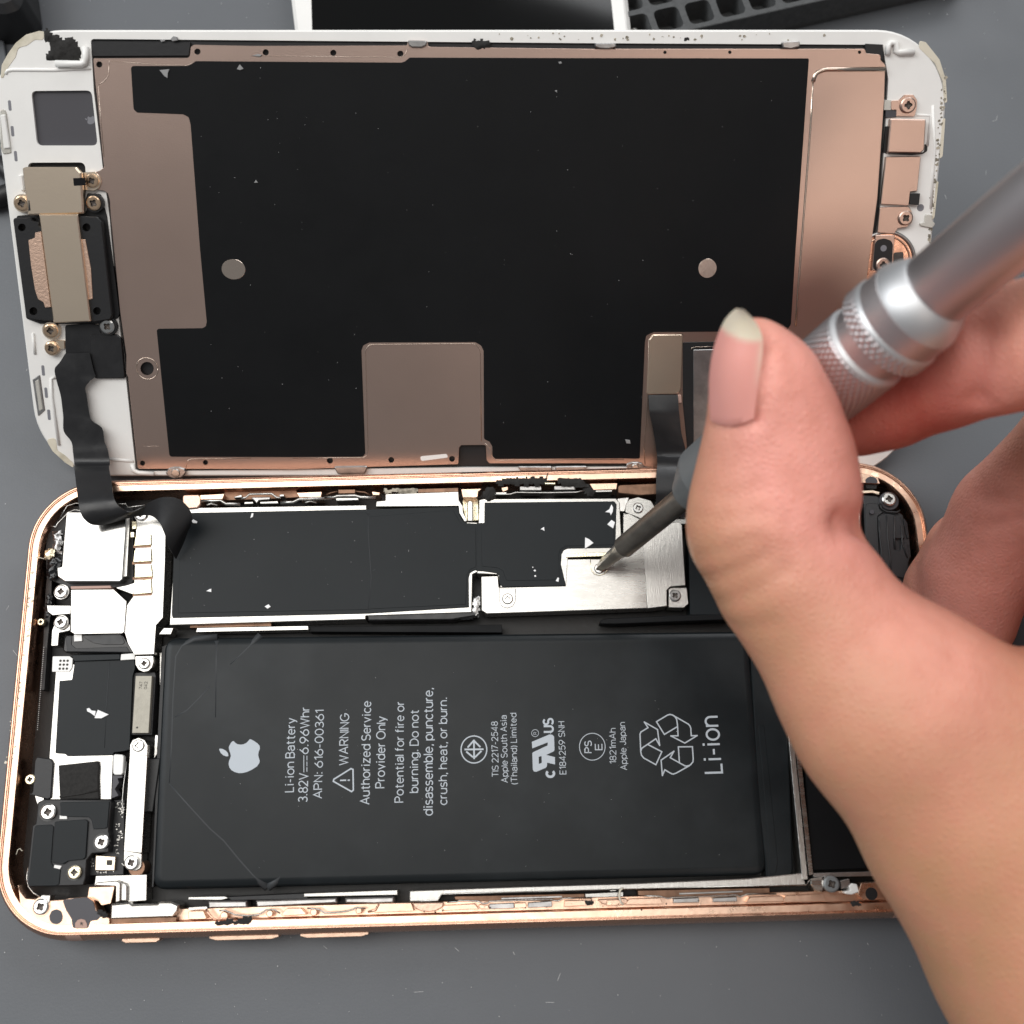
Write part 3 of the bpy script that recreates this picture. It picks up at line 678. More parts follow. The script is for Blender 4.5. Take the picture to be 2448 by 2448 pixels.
S_('cover_fold', 'band', 'I', (650,972, 1020,965, 1030,990, 655,998), 5.7, 3, .1, .05)
BP = S_('camera_bracket', 'steel', 'I', (1262,300, 1400,300, 1470,360, 1530,500, 1526,700, 1505,1262, 1442,1332, 1424,1600, 1240,1605, 1180,1500, 1152,1402, 1170,1150, 1240,1052, 1060,985, 1180,960, 1238,940, 1245,700), 5.75, 2.5, .12, .06)
for q in [(1252,495,1395,493,1397,590,1236,602), (1240,636,1396,624,1402,742,1228,752), (1245,782,1398,774,1412,884,1240,895), (1245,918,1396,902,1405,1034,1234,1050)]:
    S_('contact_spring', 'goldpin', 'I', q, 6.02, 5.5, .05, .1, parent=BP)
    x0, y0, x1, y1 = q[0], q[1], q[4], q[5]
    S_('spring_gap', 'brown', 'I', (x0-20, y1+4, x1-2, y1+2, x1-4, y1+22, x0-18, y1+28), 5.82, 5.5, .03, 0, parent=BP)
for q in [(1215,370,1260,372,1262,440,1220,445), (1205,470,1240,470,1240,520,1205,520)]:
    S_('contact_spring', 'goldpin', 'I', q, 5.9, 4, .05, .06, parent=BP)
S_('seam', 'steeldk', 'I', (1150,1140, 1168,1140, 1160,1400, 1142,1402), 5.81, 5.5, 0, 0, parent=BP)
S_('connector_tab', 'steelgr', 'I', (432,1148, 655,1150, 652,1225, 485,1240, 440,1205), 5.5, 3, .05, .06)
S_('connector_tab', 'steel', 'I', (500,1330, 650,1322, 645,1380, 545,1402, 535,1520, 472,1524, 480,1380), 5.2, 3, .1, .06)
BX = S_('flash_connector', 'blackgl', 'I', (595,1450, 612,1425, 1108,1405, 1140,1425, 1245,1588, 600,1582, 582,1560), 5.35, 2, .2, .15)
S_('connector_lens', 'flex', 'I', (760,1425, 1115,1410, 1165,1510, 960,1512, 860,1495, 800,1460), 5.45, 5, .6, .05, parent=BX)
S_('connector_frame', 'black', 'I', (605,1440, 665,1430, 660,1510, 700,1545, 1170,1530, 1200,1580, 620,1575), 5.43, 5, .1, .05, parent=BX)
S_('connector_pad', 'white', 'I', (682,1418, 755,1416, 757,1478, 684,1482), 5.6, 5, .05, .04, parent=BX)
S_('connector_pad', 'white', 'I', (1118,1600, 1245,1590, 1245,1646, 1112,1655), 5.3, 4, .1, .04)
for x, y, r, z in [(560,1020,62,6.1), (556,1302,60,5.9), (1302,305,60,6.1)]:
    screw(PH, M['screws'], 'I', x, y, r, z, ang=random.uniform(-.2,.2), lug=(1.15, M['steelgr']))
# black inner rail on the far left
S_('side_flex', 'flex', 'I', (440,800, 480,900, 470,1200, 440,1500, 410,1930, 365,1930, 400,1450, 420,1000), 3.6, 2, .1)
mb = MB()
for k in range(42):
    t = k/41; x0, y0, s = REG['J']; p = FL.at((x0 + (405 - 60*t)/s, y0 + (-10 + 760*t)/s), 4.2); mb.prism(FL, circle(p[0], p[1], .07, 8), 4.2, 3.8, .02)
mb.build('solder_dot', M['steeldk'], PH)
blob('crumpled_foil', M['blackgl'], PH, FL, 'I', (440,1020, 480,1060, 470,1140, 430,1300, 420,1200), 4.6, .6, .22, .9, 34)
screw(PH, M['goldpin'], 'I', 375, 1300, 34, 4.9, name='stud')
screw(PH, M['goldpin'], 'J', 275, 1210, 48, 5.2, name='stud')
wire('glue_string', M['cream'], PH, 'I', (330,700, 370,708, 410,720), 6.5, .07)
wire('glue_string', M['cream'], PH, 'K', (150,745, 165,700, 185,690, 200,710, 212,708), 6.5, .06)

# ---- middle left: flash module plate with black film
MP = S_('module_plate', 'steel', 'J', (488,72, 650,70, 672,100, 668,140, 1050,300, 1045,985, 1028,1395, 462,1396, 478,1050, 455,1015, 515,220, 478,215), 4.6, 1.8, .15, .06)
S_('contact_tag', 'white', 'J', (486,74, 640,72, 672,95, 664,180, 640,214, 480,216), 4.8, 4.4, .15, .03, parent=MP)
for yy in (114, 150, 187):
    for xx in (558, 591, 624): disc('contact_hole', M['ink'], MP, 'J', xx-(yy-114)*.1, yy, 11, 4.87, 4.6, ch=0, n=14)
S_('black_film', 'foil', 'J', (690,120, 1242,104, 1248,180, 1225,260, 1196,935, 1150,948, 1050,962, 1042,985, 622,995, 600,975, 510,968, 548,300, 664,290), 5.0, 4.2, .12, .05)
S_('film_fold', 'foil', 'J', (668,60, 1108,52, 1110,104, 690,120, 672,100), 5.3, 4.2, .1, .08)
wire('film_crease', M['wear'], PH, 'J', (1010,130, 1005,250, 985,500, 965,920), 4.99, .06)
TP = S_('tape_pad', 'blackmt', 'J', (538,1080, 905,1040, 912,1100, 905,1200, 912,1392, 552,1396, 545,1250), 5.2, 4.4, .15, .12)
wire('tape_fold', M['blackmt'], TP, 'J', (552,1372, 740,1345, 905,1310), 5.2, .16)
S_('side_connector', 'black', 'J', (340,1000, 395,1010, 470,1020, 492,1060, 470,1380, 440,1395, 262,1345, 300,1330, 320,1040), 5.0, 2, .3, .12)
S_('steel_lug', 'steel', 'J', (318,1350, 395,1352, 410,1400, 360,1420, 345,1445), 4.7, 2, .2)
S_('white_pad', 'white', 'J', (1045,990, 1062,978, 1130,982, 1142,1000, 1134,1150, 1118,1168, 1058,1168, 1044,1150), 4.95, 4, .2, .08)
S_('grey_flex', 'dkgrey', 'J', (1042,1172, 1132,1176, 1128,1195, 1085,1200, 1098,1240, 1060,1300, 1095,1360, 1030,1385), 4.75, 3, .1, .02)
for x, y, r, z, q in [(1330,138,52,5.9,None)]:
    TB = S_('bracket_tab', 'steel', 'J', (1248,70, 1416,68, 1420,120, 1405,175, 1370,210, 1325,218, 1280,200, 1250,150), 5.5, 2.5, .2, .06)
    screw(PH, M['screws'], 'J', x, y, r, z, ang=.2, lug=(1.25, M['steelgr']))
CH = S_('flat_chip', 'chip', 'J', (1253,254, 1403,254, 1372,782, 1220,782), 5.3, 3, .04, .04)
disc('chip_dot', M['ink'], CH, 'J', 1266, 731, 9, 5.36, 5.2, ch=0, n=12)
S_('chip_tray', 'black', 'J', (1215,225, 1430,220, 1440,260, 1405,800, 1200,800), 4.5, 2, .2)
STR = S_('long_strap', 'steel', 'J', (1197,990, 1200,890, 1225,845, 1280,824, 1335,845, 1365,895, 1362,990, 1310,1892, 1142,1872), 5.7, 2.5, .15, .07)
wire('strap_crease', M['steeldk'], STR, 'J', (1196,985, 1360,992), 5.69, .05)
S_('strap_foot', 'steelgr', 'K', (1142,700, 1312,735, 1308,850, 1290,880, 1255,895, 1200,890, 1155,860, 1140,800), 4.9, 2.5, .15, .1)
screw(PH, M['screws'], 'J', 1275, 897, 56, 5.95, ang=.1, lug=(1.2, M['steelgr']))
screw(PH, M['screws'], 'K', 1210, 820, 66, 5.5, ang=.5)
disc('screw_post', M['brown'], PH, 'K', 1262, 868, 76, 4.6, 2)
wire('spring_wire', M['steelgr'], PH, 'J', (1170,1045, 1140,1280, 1128,1440, 1140,1490, 1160,1492), 5.2, .07)
mb = MB(); rnd = random.Random(3); x0, y0, s = REG['K']
for k in range(60):
    a, b = rnd.choice([(1085,500),(1110,560),(1100,640),(1080,700),(1110,360),(1125,300),(1085,280)])
    p = FL.at((x0 + (a + rnd.uniform(-22,25))/s, y0 + (b + rnd.uniform(-40,40))/s), 3.9); w = rnd.uniform(.06,.14)
    mb.prism(FL, [(p[0]-w,p[1]-w*.6),(p[0]+w,p[1]-w*.6),(p[0]+w,p[1]+w*.6),(p[0]-w,p[1]+w*.6)], 3.95, 3.5, .02)
for k in range(30):
    a, b = (rnd.uniform(885,1065), 908 + rnd.uniform(-8,8)) if k < 12 else (rnd.uniform(835,870), rnd.uniform(780,870)) if k < 20 else (1130 + rnd.uniform(-5,5) + 9*(k-20), 830 + 8*(k-20))
    p = FL.at((x0 + a/s, y0 + b/s), 3.9); w = .09
    mb.prism(FL, circle(p[0], p[1], w, 8), 3.97, 3.5, .03)
mb.build('solder_component', M['steelgr'], PH)['kind'] = 'stuff'
S_('circuit_strip', 'black', 'K', (1020,240, 1150,240, 1140,930, 830,940, 800,800, 1010,720), 3.8, 1.8, .05)
SM = S_('square_chip', 'gold', 'K', (885,754, 1066,766, 1056,892, 880,890), 4.4, 3.6, .03, .05)
S_('chip_window', 'ink', 'K', (985,795, 1036,796, 1034,846, 984,844), 4.46, 4.3, 0, 0, parent=SM)

# ---- black speaker block at the lower left
SB = S_('speaker_module', 'black', 'K', (350,270, 400,236, 1015,240, 1030,262, 1003,530, 1012,560, 1003,725, 848,736, 800,800, 790,960, 768,1030, 275,1045, 255,1030, 246,985, 300,478, 330,460), 5.5, 1.8, .2, .12)
S_('raised_panel', 'foil', 'K', (555,262, 1012,252, 992,490, 975,505, 862,512, 846,430, 820,400, 560,394), 5.68, 5.3, .15, .06, parent=SB)
S_('raised_panel', 'foil', 'K', (505,442, 790,420, 812,440, 790,770, 765,790, 630,805, 580,835, 478,820), 5.8, 5.3, .25, .06, parent=SB)
S_('raised_panel', 'foil', 'K', (318,490, 335,476, 470,468, 495,485, 472,812, 490,850, 560,880, 545,1020, 520,1034, 285,1038, 262,1015), 5.66, 5.3, .25, .06, parent=SB)
S_('white_label', 'white', 'K', (552,386, 616,384, 618,416, 550,417), 5.7, 5.4, .03, 0, parent=SB)
S_('white_label', 'white', 'K', (503,841, 568,850, 552,880, 497,866), 5.7, 5.4, .03, 0, parent=SB)
for x, y, r, m, rr in [(440,352,72,'screws',1.15), (934,630,68,'screws',1.15), (684,910,62,'goldpin',1.4)]:
    disc('screw_well', M['blackgl'], SB, 'K', x+4, y+2, r*1.17, 5.53, 5.3, ch=.01)
    screw(PH, M[m], 'K', x, y, r, 6.05, ang=random.uniform(0,.6))
screw(PH, M['screws'], 'K', 372, 1228, 72, 6.75, ang=.6, lug=(1.22, M['copperin']))
S_('steel_lug', 'steel', 'K', (385,1120, 465,1122, 455,1200, 425,1160, 360,1155), 6.55, 5, .1)
wire('spring_wire', M['steel'], PH, 'K', (262,860, 248,960, 262,1040, 310,1100, 390,1150), 4.6, .12)

# ---- steel mid structure at the lower edge
S_('mid_plate', 'steel', 'K', (885,942, 1357,930, 1352,1170, 1180,1182, 1165,1010, 1100,985, 872,1035), 4.6, 2, .1)
S_('mid_plate', 'copperin', 'g', (642,100, 938,92, 892,290, 785,312, 745,262, 620,240), 5.2, 3, .1)
LW = S_('mid_bracket', 'steel', 'g', (700,82, 730,45, 950,26, 990,38, 1005,60, 1000,262, 945,282, 948,92), 5.6, 3, .15, .12)
S_('mid_bracket', 'steelgr', 'g', (1004,40, 1060,52, 1082,90, 1080,262, 1004,262), 5.2, 3, .1, .15)
S_('mid_bracket', 'steel', 'g', (890,296, 1110,276, 1140,300, 1430,292, 1450,268, 1590,268, 1682,306, 1668,380, 1610,452, 880,478), 6.0, 3, .15, .25)
S_('dark_recess', 'brown', 'g', (842,470, 1650,450, 1640,495, 1600,505, 848,526), 5.9, 4, .05, 0)
for q in [(180,132,540,130,545,192,186,200), (622,126,1368,104,1376,152,632,190), (1448,104,1900,92,1900,148,1720,156,1452,152)]:
    S_('side_key_bar', 'steeldk', 'h', q, 5.5, 3, .12, .2)
S_('rail_strip', 'black', 'h', (350,95, 1100,60, 1100,110, 400,125), 4.8, 2)
S_('rail_strip', 'steelgr', 'h', (0,95, 340,88, 370,105, 300,122, 0,118), 5.2, 3)
S_('rail_strip', 'steelgr', 'h', (1068,62, 1932,30, 1932,75, 1068,92), 5.2, 3)
S_('rail_strip', 'steel', 'h', (0,190, 170,180, 185,205, 0,218), 5.6, 3)
for q in [(0,225,140,222,175,298,0,302), (905,200,1040,196,1100,256,850,270), (1760,160,1932,152,1932,232,1715,240)]:
    S_('inner_rail', 'copperin', 'h', q, 6.0, 3, .2, .06, parent=RIM)
wire('contact_wire', M['steel'], PH, 'h', (285,220, 345,218, 430,258, 540,268, 650,258, 720,212, 800,212, 850,245), 6.0, .11)
wire('contact_wire', M['steel'], PH, 'h', (1100,198, 1200,206, 1262,242, 1370,238, 1480,222, 1560,192, 1640,202), 6.0, .11)
wire('contact_wire', M['copper'], PH, 'h', (165,205, 195,260, 240,300, 460,292), 6.1, .16)
wire('contact_wire', M['copper'], PH, 'h', (1760,160, 1730,215, 1660,232), 6.1, .16)
for x, y, r in [(330,268,38), (752,248,32), (1158,235,34), (1575,222,30)]: disc('contact_post', M['copperin'], PH, 'h', x, y, r, 5.9, 3, ch=.1, n=16)
blob('black_residue', M['blackmt'], PH, FL, 'h', (235,335, 280,310, 480,300, 520,275, 570,285, 600,310, 585,345, 400,348, 245,355), 6.42, .2, .25, .8, 41)
# long silver side bar and its inner channel
MBAR = [('i',250,128),('i',1100,98),('i',1932,72),('j',930,110),('j',1290,74)]
x = []
for q in [('i',255,128),('i',1100,98),('i',1932,74),('j',930,112),('j',1288,76),('j',1290,-190),('j',1345,-190),('j',1342,140),('j',1318,156),('j',0,190),('i',1860,120),('i',500,155),('i',472,205),('i',255,212)]:
    p = pts(q[0], q[1:])[0]; x += [p[0], p[1]]
x = [0]*0 + x
S_('mid_bar', 'steelgr', 's', (x[0],x[1],x[2],x[3],x[4],x[5],x[6],x[7],x[8],x[9],x[16],x[17],x[18],x[19],x[20],x[21],x[22],x[23],x[24],x[25],x[26],x[27]), 5.6, 2.5, .15, .1)
wire('mid_bar_edge', M['steel'], PH, 's', (x[26],x[27]-1, x[24],x[25]-1, x[22],x[23]-1, x[20],x[21]-1, x[18],x[19]-2, x[16],x[17]-1, x[16]+8, x[17]-14), 5.6, .1)
S_('rib_wall', 'steelgr', 'V', (472,700, 492,700, 558,1350, 535,1352), 5.7, 2.5, .1, .06)
S_('rib_wall', 'steel', 'V', (506,800, 524,800, 580,1330, 562,1335), 5.5, 2.5, .1, .06)
S_('rib_wall', 'steeldk', 'V', (578,1325, 860,1318, 860,1336, 580,1342), 5.3, 2.5, .1, .06)
S_('channel_strip', 'brown', 'i', (600,170, 1600,150, 1605,185, 1430,190, 1360,205, 860,210, 700,205, 605,195), 5.0, 3)
S_('channel_strip', 'steeldk', 'i', (960,180, 1430,165, 1430,180, 960,196), 5.15, 4)
S_('channel_strip', 'steel', 'i', (1605,150, 1900,135, 1900,172, 1610,180), 5.1, 4)
S_('channel_strip', 'brown', 'j', (205,190, 1075,172, 1078,205, 870,228, 420,240, 210,222), 5.0, 3)
S_('channel_strip', 'steeldk', 'j', (480,205, 900,190, 900,202, 480,218), 5.15, 4)
wire('contact_wire', M['steel'], PH, 'i', (545,215, 620,212, 640,200, 700,205, 780,208, 820,226, 860,222, 870,208, 1350,192, 1360,202, 1400,205, 1440,185, 1660,182), 5.7, .1)
wire('contact_wire', M['steel'], PH, 'j', (250,225, 350,228, 405,243, 440,236, 860,220, 880,232, 930,212, 1120,212), 5.7, .1)
for reg, q in [('i',(868,230,1058,222,1060,262,868,268)), ('i',(1165,220,1350,206,1352,250,1165,258)), ('j',(440,245,610,238,612,268,440,272)), ('j',(700,240,860,232,862,262,702,266))]:
    S_('key_contact', 'steeldk', reg, q, 5.6, 3, .05, .06)
for reg, q in [('i',(10,225,268,220,290,284,0,290)), ('i',(520,240,755,228,790,268,495,282)), ('i',(1062,222,1150,220,1158,258,1062,262)), ('i',(1450,205,1600,200,1620,240,1440,250)), ('i',(780,232,862,240,862,268,800,268)),
               ('j',(0,255,80,250,110,285,0,290)), ('j',(150,245,355,240,375,280,120,284)), ('j',(950,235,1160,226,1180,262,920,268)), ('j',(1180,225,1430,215,1450,262,1170,268))]:
    S_('inner_rail', 'copperin', reg, q, 6.0, 3, .15, .06, parent=RIM)
for reg, q in [('i',(272,222,520,218,505,255,455,282,400,290,345,285,300,262)), ('i',(1700,195,1932,185,1932,225,1870,240,1790,240,1735,225)), ]:
    S_('screw_boss', 'pad', reg, q, 5.8, 3, .3, .1)
wire('glue_string', M['cream'], PH, 'i', (1900,105, 1875,125, 1868,165, 1880,215, 1900,235), 6.5, .14)
blob('black_residue', M['blackmt'], PH, FL, 'i', (1610,205, 1650,198, 1678,220, 1660,245, 1615,235), 6.1, .35, .2, .7, 42)
blob('black_residue', M['blackmt'], PH, FL, 'j', (1615,262, 1680,264, 1688,292, 1620,292), 6.42, .15, .2, .5, 43)
mb = MB(); rnd = random.Random(9)
for k in range(26):
    p = pts('i', (rnd.uniform(0,1900), 0))[0]; yy = 2224 - (p[0]-181)*.0292 - rnd.uniform(14, 34); q = FL.at((p[0]*1.2 - 100, yy), 6.4); speck(mb, FL, q[0], q[1], rnd.uniform(.05,.16), 6.4, .05)
mb.build('dirt', M['blackmt'], PH)
screw(PH, M['chuckm'], 'j', 1487, 148, 52, 6.3, ang=.5, lug=(1.05, M['steeldk']))
S_('steel_lug', 'steel', 'j', (1345,112, 1430,100, 1440,150, 1430,205, 1380,195, 1345,150), 5.6, 3, .15, .2)
S_('steel_lug', 'steeldk', 'j', (1540,125, 1605,112, 1610,165, 1550,180), 5.9, 3, .15, .1)
S_('white_post', 'white', 'j', (1600,160, 1622,142, 1655,150, 1668,200, 1620,218, 1575,212, 1575,195, 1612,190), 6.2, 3, .2, .12)
S_('corner_ledge', 'copperin', 'j', (1680,142, 1825,136, 1835,245, 1690,250, 1660,215), 6.3, 3, .1, parent=RIM)
disc('screw_hole', M['black'], RIM, 'j', 1748, 212, 40, 6.32, 6.0, ch=0)

# ---- top rail parts
for q in [(205,232,520,216,492,286,210,292), (1440,202,1770,190,1758,258,1478,264)]: S_('inner_rail', 'copperin', 'a', q, 6.1, 3, .1, .06, parent=RIM)
S_('inner_rail', 'pad', 'a', (-20,230, 190,225, 215,260, 215,350, 170,400, 60,410, -20,330), 5.9, 3, .4, .15, parent=RIM)
S_('rail_strip', 'brown', 'a', (520,190, 1440,170, 1475,260, 1200,280, 560,300, 490,285), 4.6, 3, .1, .05)
wire('contact_wire', M['steel'], PH, 'a', (222,308, 470,303, 540,348, 720,350), 6.0, .25)
wire('contact_wire', M['steel'], PH, 'a', (735,278, 790,266, 840,222, 1125,216, 1190,266, 1245,268), 6.1, .17)
wire('contact_wire', M['steel'], PH, 'a', (1240,330, 1400,325, 1480,285, 1932,276), 6.0, .28)
wire('contact_wire', M['steelgr'], PH, 'a', (290,360, 350,345, 430,362), 5.7, .14)
wire('contact_wire', M['steelgr'], PH, 'a', (1550,330, 1620,312, 1700,330), 5.7, .14)
for q in [(770,320,885,316,890,345,770,350), (970,318,1205,308,1212,342,975,346), (640,255,740,225,745,262,640,270), (1220,225,1280,220,1290,250,1225,255)]: S_('key_contact', 'steel', 'a', q, 5.6, 3, .1, .08)
S_('key_contact', 'steeldk', 'a', (850,262, 1110,258, 1100,290, 960,300, 930,340, 900,300), 5.4, 3, .1, .08)
wire('contact_wire', M['steel'], PH, 'b', (-20,325, 80,318, 120,302, 320,298, 380,318, 545,325), 6.0, .28)
S_('key_contact', 'steelgr', 'b', (98,322, 350,320, 360,348, 110,356), 5.9, 3, .1, .08)
S_('key_contact', 'brown', 'b', (130,232, 318,230, 318,272, 132,275), 5.9, 3, .05, .05)
wire('contact_wire', M['brown'], PH, 'b', (0,290, 60,265, 130,255), 5.9, .14)
wire('contact_wire', M['brown'], PH, 'b', (318,250, 420,262, 480,290), 5.9, .14)
blob('black_residue', M['grime'], PH, FL, 'b', (560,235, 700,228, 1000,220, 1005,262, 900,272, 760,270, 660,262), 6.0, .3, .25, .8, 44)
S_('inner_rail', 'brown', 'b', (1010,225, 1450,212, 1452,255, 1010,268), 5.9, 3, .05, .04, parent=RIM)
S_('inner_rail', 'copperin', 'b', (500,252, 590,262, 585,292, 510,292), 5.8, 3, .1, .05, parent=RIM)
S_('inner_rail', 'copperin', 'b', (1482,226, 1715,220, 1672,252, 1665,312, 1640,320, 1500,318), 6.1, 3, .1, .06, parent=RIM)
S_('shield_flange', 'steel', 'b', (652,282, 1452,254, 1458,350, 1500,410, 1505,480, 1550,575, 1520,585, 1462,490, 1455,412, 545,418, 552,362, 650,352), 6.0, 3, .08, .06)
S_('flange_step', 'steeldk', 'b', (670,356, 1440,344, 1470,360, 1440,378, 690,388), 6.02, 5.8, .1, .01)
S_('locating_pin', 'steel', 'b', (1550,375, 1565,352, 1598,352, 1612,375, 1612,580, 1552,580), 5.7, 3, .12, .12)
S_('pin_slot', 'goldpin', 'b', (1500,320, 1670,330, 1676,570, 1535,580, 1500,420), 4.2, 2, .1)
blob('black_residue', M['blackmt'], PH, FL, 'c', (195,205, 320,185, 690,180, 705,215, 690,245, 480,250, 330,240, 200,262), 6.46, .35, .28, .7, 45)
blob('black_residue', M['blackmt'], PH, FL, 'c', (790,190, 900,180, 1065,180, 1095,235, 1130,258, 1060,275, 990,252, 800,245), 6.46, .35, .28, .7, 46)
blob('black_residue', M['blackmt'], PH, FL, 'c', (95,275, 180,270, 185,340, 150,410, 100,410, 60,340), 5.9, .7, .3, .8, 47)
blob('black_residue', M['blackmt'], PH, FL, 'c', (1065,262, 1160,265, 1185,315, 1150,365, 1100,350, 1060,305), 5.9, .7, .3, .8, 48)
wire('black_thread', M['black'], PH, 'c', (715,125, 700,165, 690,195), 7.1, .07)
S_('key_contact', 'goldpin', 'c', (680,225, 790,225, 788,242, 685,242), 6.6, 6, .05, .05)
wire('contact_wire', M['steelgr'], PH, 'c', (180,345, 335,342, 395,324, 700,328, 1000,322, 1085,305), 6.0, .12)
for q in [(430,264,648,262,648,302,432,302), (775,260,990,256,990,296,778,298)]: S_('key_contact', 'steeldk', 'c', q, 6.0, 3, .05, .06)
S_('inner_rail', 'copperin', 'c', (1130,236, 1410,230, 1402,292, 1170,300), 6.0, 3, .1, .05, parent=RIM)
S_('inner_rail', 'copperin', 'c', (245,275, 315,265, 310,300, 260,318), 6.0, 3, .1, .05, parent=RIM)
S_('inner_rail', 'brown', 'c', (1415,262, 1440,248, 1830,232, 1830,340, 1640,352, 1420,330), 5.9, 3, .3, .1, parent=RIM)
S_('rail_strip', 'steel', 'c', (190,322, 300,320, 300,345, 190,350), 5.9, 3, .1, .06)
S_('rail_strip', 'steel', 'c', (1170,302, 1360,298, 1360,318, 1180,322), 5.9, 3, .1, .06)

# ---- logic board shields under black film
SH = S_('board_shield', 'steel', 'L', (20,170, 60,155, 1150,138, 1150,160, 1680,150, 1690,235, 1790,238, 1802,520, 1762,538, 1757,758, 1145,778, 1145,798, 12,832, 38,430), 5.55, 2, .08, .1)
S_('shield_film', 'foil', 'L', (45,185, 1150,163, 1672,147, 1684,158, 1688,195, 1705,225, 1730,242, 1795,246, 1800,512, 1770,516, 1748,530, 1740,560, 1742,728, 1155,765, 30,790, 25,770), 5.72, 5.3, .1, .04)
S_('film_layer', 'foil', 'L', (78,205, 1150,182, 1160,200, 1178,205, 1650,168, 1668,200, 1690,240, 1725,262, 1780,266, 1782,495, 1750,510, 1730,540, 1722,712, 1180,738, 1155,742, 62,762), 5.78, 5.6, .1, .03)
wire('film_crease', M['wear'], PH, 'L', (1160,185, 1160,300, 1178,560, 1160,740), 5.76, .06)
S_('side_fold', 'flex', 'L', (1150,765, 1745,735, 1765,745, 1800,775, 1640,800, 1160,805), 5.3, 2.5, .1, .15)
S_('board_shield', 'steel', 'M', (145,145, 180,136, 1200,132, 1228,165, 1250,575, 832,585, 826,800, 310,822, 290,720, 130,712, 140,330), 5.56, 2, .08, .1)
S_('shield_film', 'foil', 'M', (188,165, 1185,155, 1205,178, 1195,512, 830,518, 800,530, 782,560, 776,640, 812,790, 800,806, 325,815, 302,790, 298,722, 278,708, 152,690, 142,330, 186,320), 5.73, 5.3, .1, .04)
S_('film_layer', 'foil', 'M', (215,190, 1165,182, 1175,200, 1185,490, 815,500, 775,525, 757,560, 765,760, 360,768, 345,735, 330,690, 290,668, 168,655, 160,345, 212,335), 5.79, 5.6, .1, .03)
S_('flex_tail', 'graphite', 'L', (820,842, 1932,828, 1932,875, 820,870), 4.4, 2.5, .05, .05)
S_('rail_strip', 'steel', 'L', (172,848, 812,836, 815,858, 165,872), 5.1, 3, .03, .04)
S_('rail_strip', 'brown', 'L', (130,830, 600,815, 600,838, 130,848), 4.6, 3)
S_('rail_strip', 'steel', 'L', (-20,848, 35,848, 20,885, -50,885), 5.2, 3)
S_('strip_cover', 'graphite', 'M', (1070,1090, 1085,1070, 1120,1058, 2100,1015, 2100,1065, 1200,1100, 1090,1100), 5.3, 3, .2, .1)
blob('crumpled_foil', M['steeldk'], PH, FL, 'M', (100,900, 145,880, 150,980, 130,1040, 95,1010), 5.3, .3, .22, .9, 51)
blob('crumpled_foil', M['blackgl'], PH, FL, 'M', (-40,1010, 90,1000, 160,1030, 60,1065, -40,1055), 5.0, .3, .3, .9, 52)
S_('film_fold', 'foil', 'L', (1788,244, 1818,240, 1816,520, 1784,518), 5.74, 5.3, .05, .04)
# battery connector cover (steel) with screws
CC = S_('connector_cover', 'steel', 'M', (162,735, 290,730, 298,820, 812,808, 824,602, 1130,598, 1252,575, 1256,255, 1300,250, 1398,300, 1412,460, 1440,978, 205,1020, 165,995), 6.0, 3, .1, .07)
S_('connector_cover', 'steelgr', 'M', (1400,420, 1405,320, 1690,318, 1708,340, 1722,600, 1735,802, 1620,812, 1590,840, 1592,962, 1442,980), 6.04, 3, .12, .07)
S_('cover_tab', 'steelgr', 'M', (1604,835, 1625,820, 1745,820, 1757,945, 1722,975, 1604,972), 5.5, 3, .15, .06)
S_('cover_tab', 'steel', 'M', (300,826, 424,826, 426,920, 405,962, 365,978, 322,965, 302,925), 6.12, 5.8, .15, .05, parent=CC)
S_('cover_tab', 'steel', 'M', (1002,602, 1136,602, 1136,680, 1110,715, 1070,728, 1030,712, 1005,670), 6.12, 5.8, .15, .05, parent=CC)
wire('cover_edge', M['goldpin'], CC, 'M', (1003,604, 1006,672, 1030,712, 1070,727, 1110,714, 1136,680), 6.12, .06)
wire('cover_edge', M['steeldk'], CC, 'M', (302,826, 303,925, 322,964, 365,977, 405,961, 426,920, 425,828), 6.12, .045)
S_('shield_step', 'goldpin', 'M', (815,555, 1175,548, 1180,575, 815,588), 5.75, 5.3, .03, .04)
screw(PH, M['screws'], 'M', 365, 905, 42, 6.35, ang=.1)
screw(PH, M['steeldk'], 'M', 1655, 880, 46, 5.9, ang=.7)
screw(PH, M['screws'], 'M', 1071, 672, 40, 6.35, ang=.5)
UP = S_('ground_bracket', 'steel', 'M', (1268,240, 1275,180, 1300,140, 1370,122, 1470,150, 1500,200, 1500,330, 1395,290), 5.9, 3, .3, .08)
S_('ground_bracket', 'steelgr', 'M', (1210,135, 1300,125, 1290,160, 1262,235, 1222,230), 5.3, 3, .1)
S_('ground_bracket', 'steel', 'M', (1255,245, 1390,295, 1600,300, 1800,190, 1800,330, 1390,330, 1260,330), 5.6, 3, .1)
screw(PH, M['screws'], 'M', 1370, 205, 42, 6.2, ang=.4)
S_('plate_under_hand', 'steel', 's', (1640,1200, 1990,1190, 2055,1200, 2058,1330, 1995,1300, 1900,1280, 1640,1240), 5.5, 3, .2)
S_('modem_film', 'foil', 's', (1644,1236, 1962,1226, 1975,1465, 1650,1470), 5.3, 2, .2)
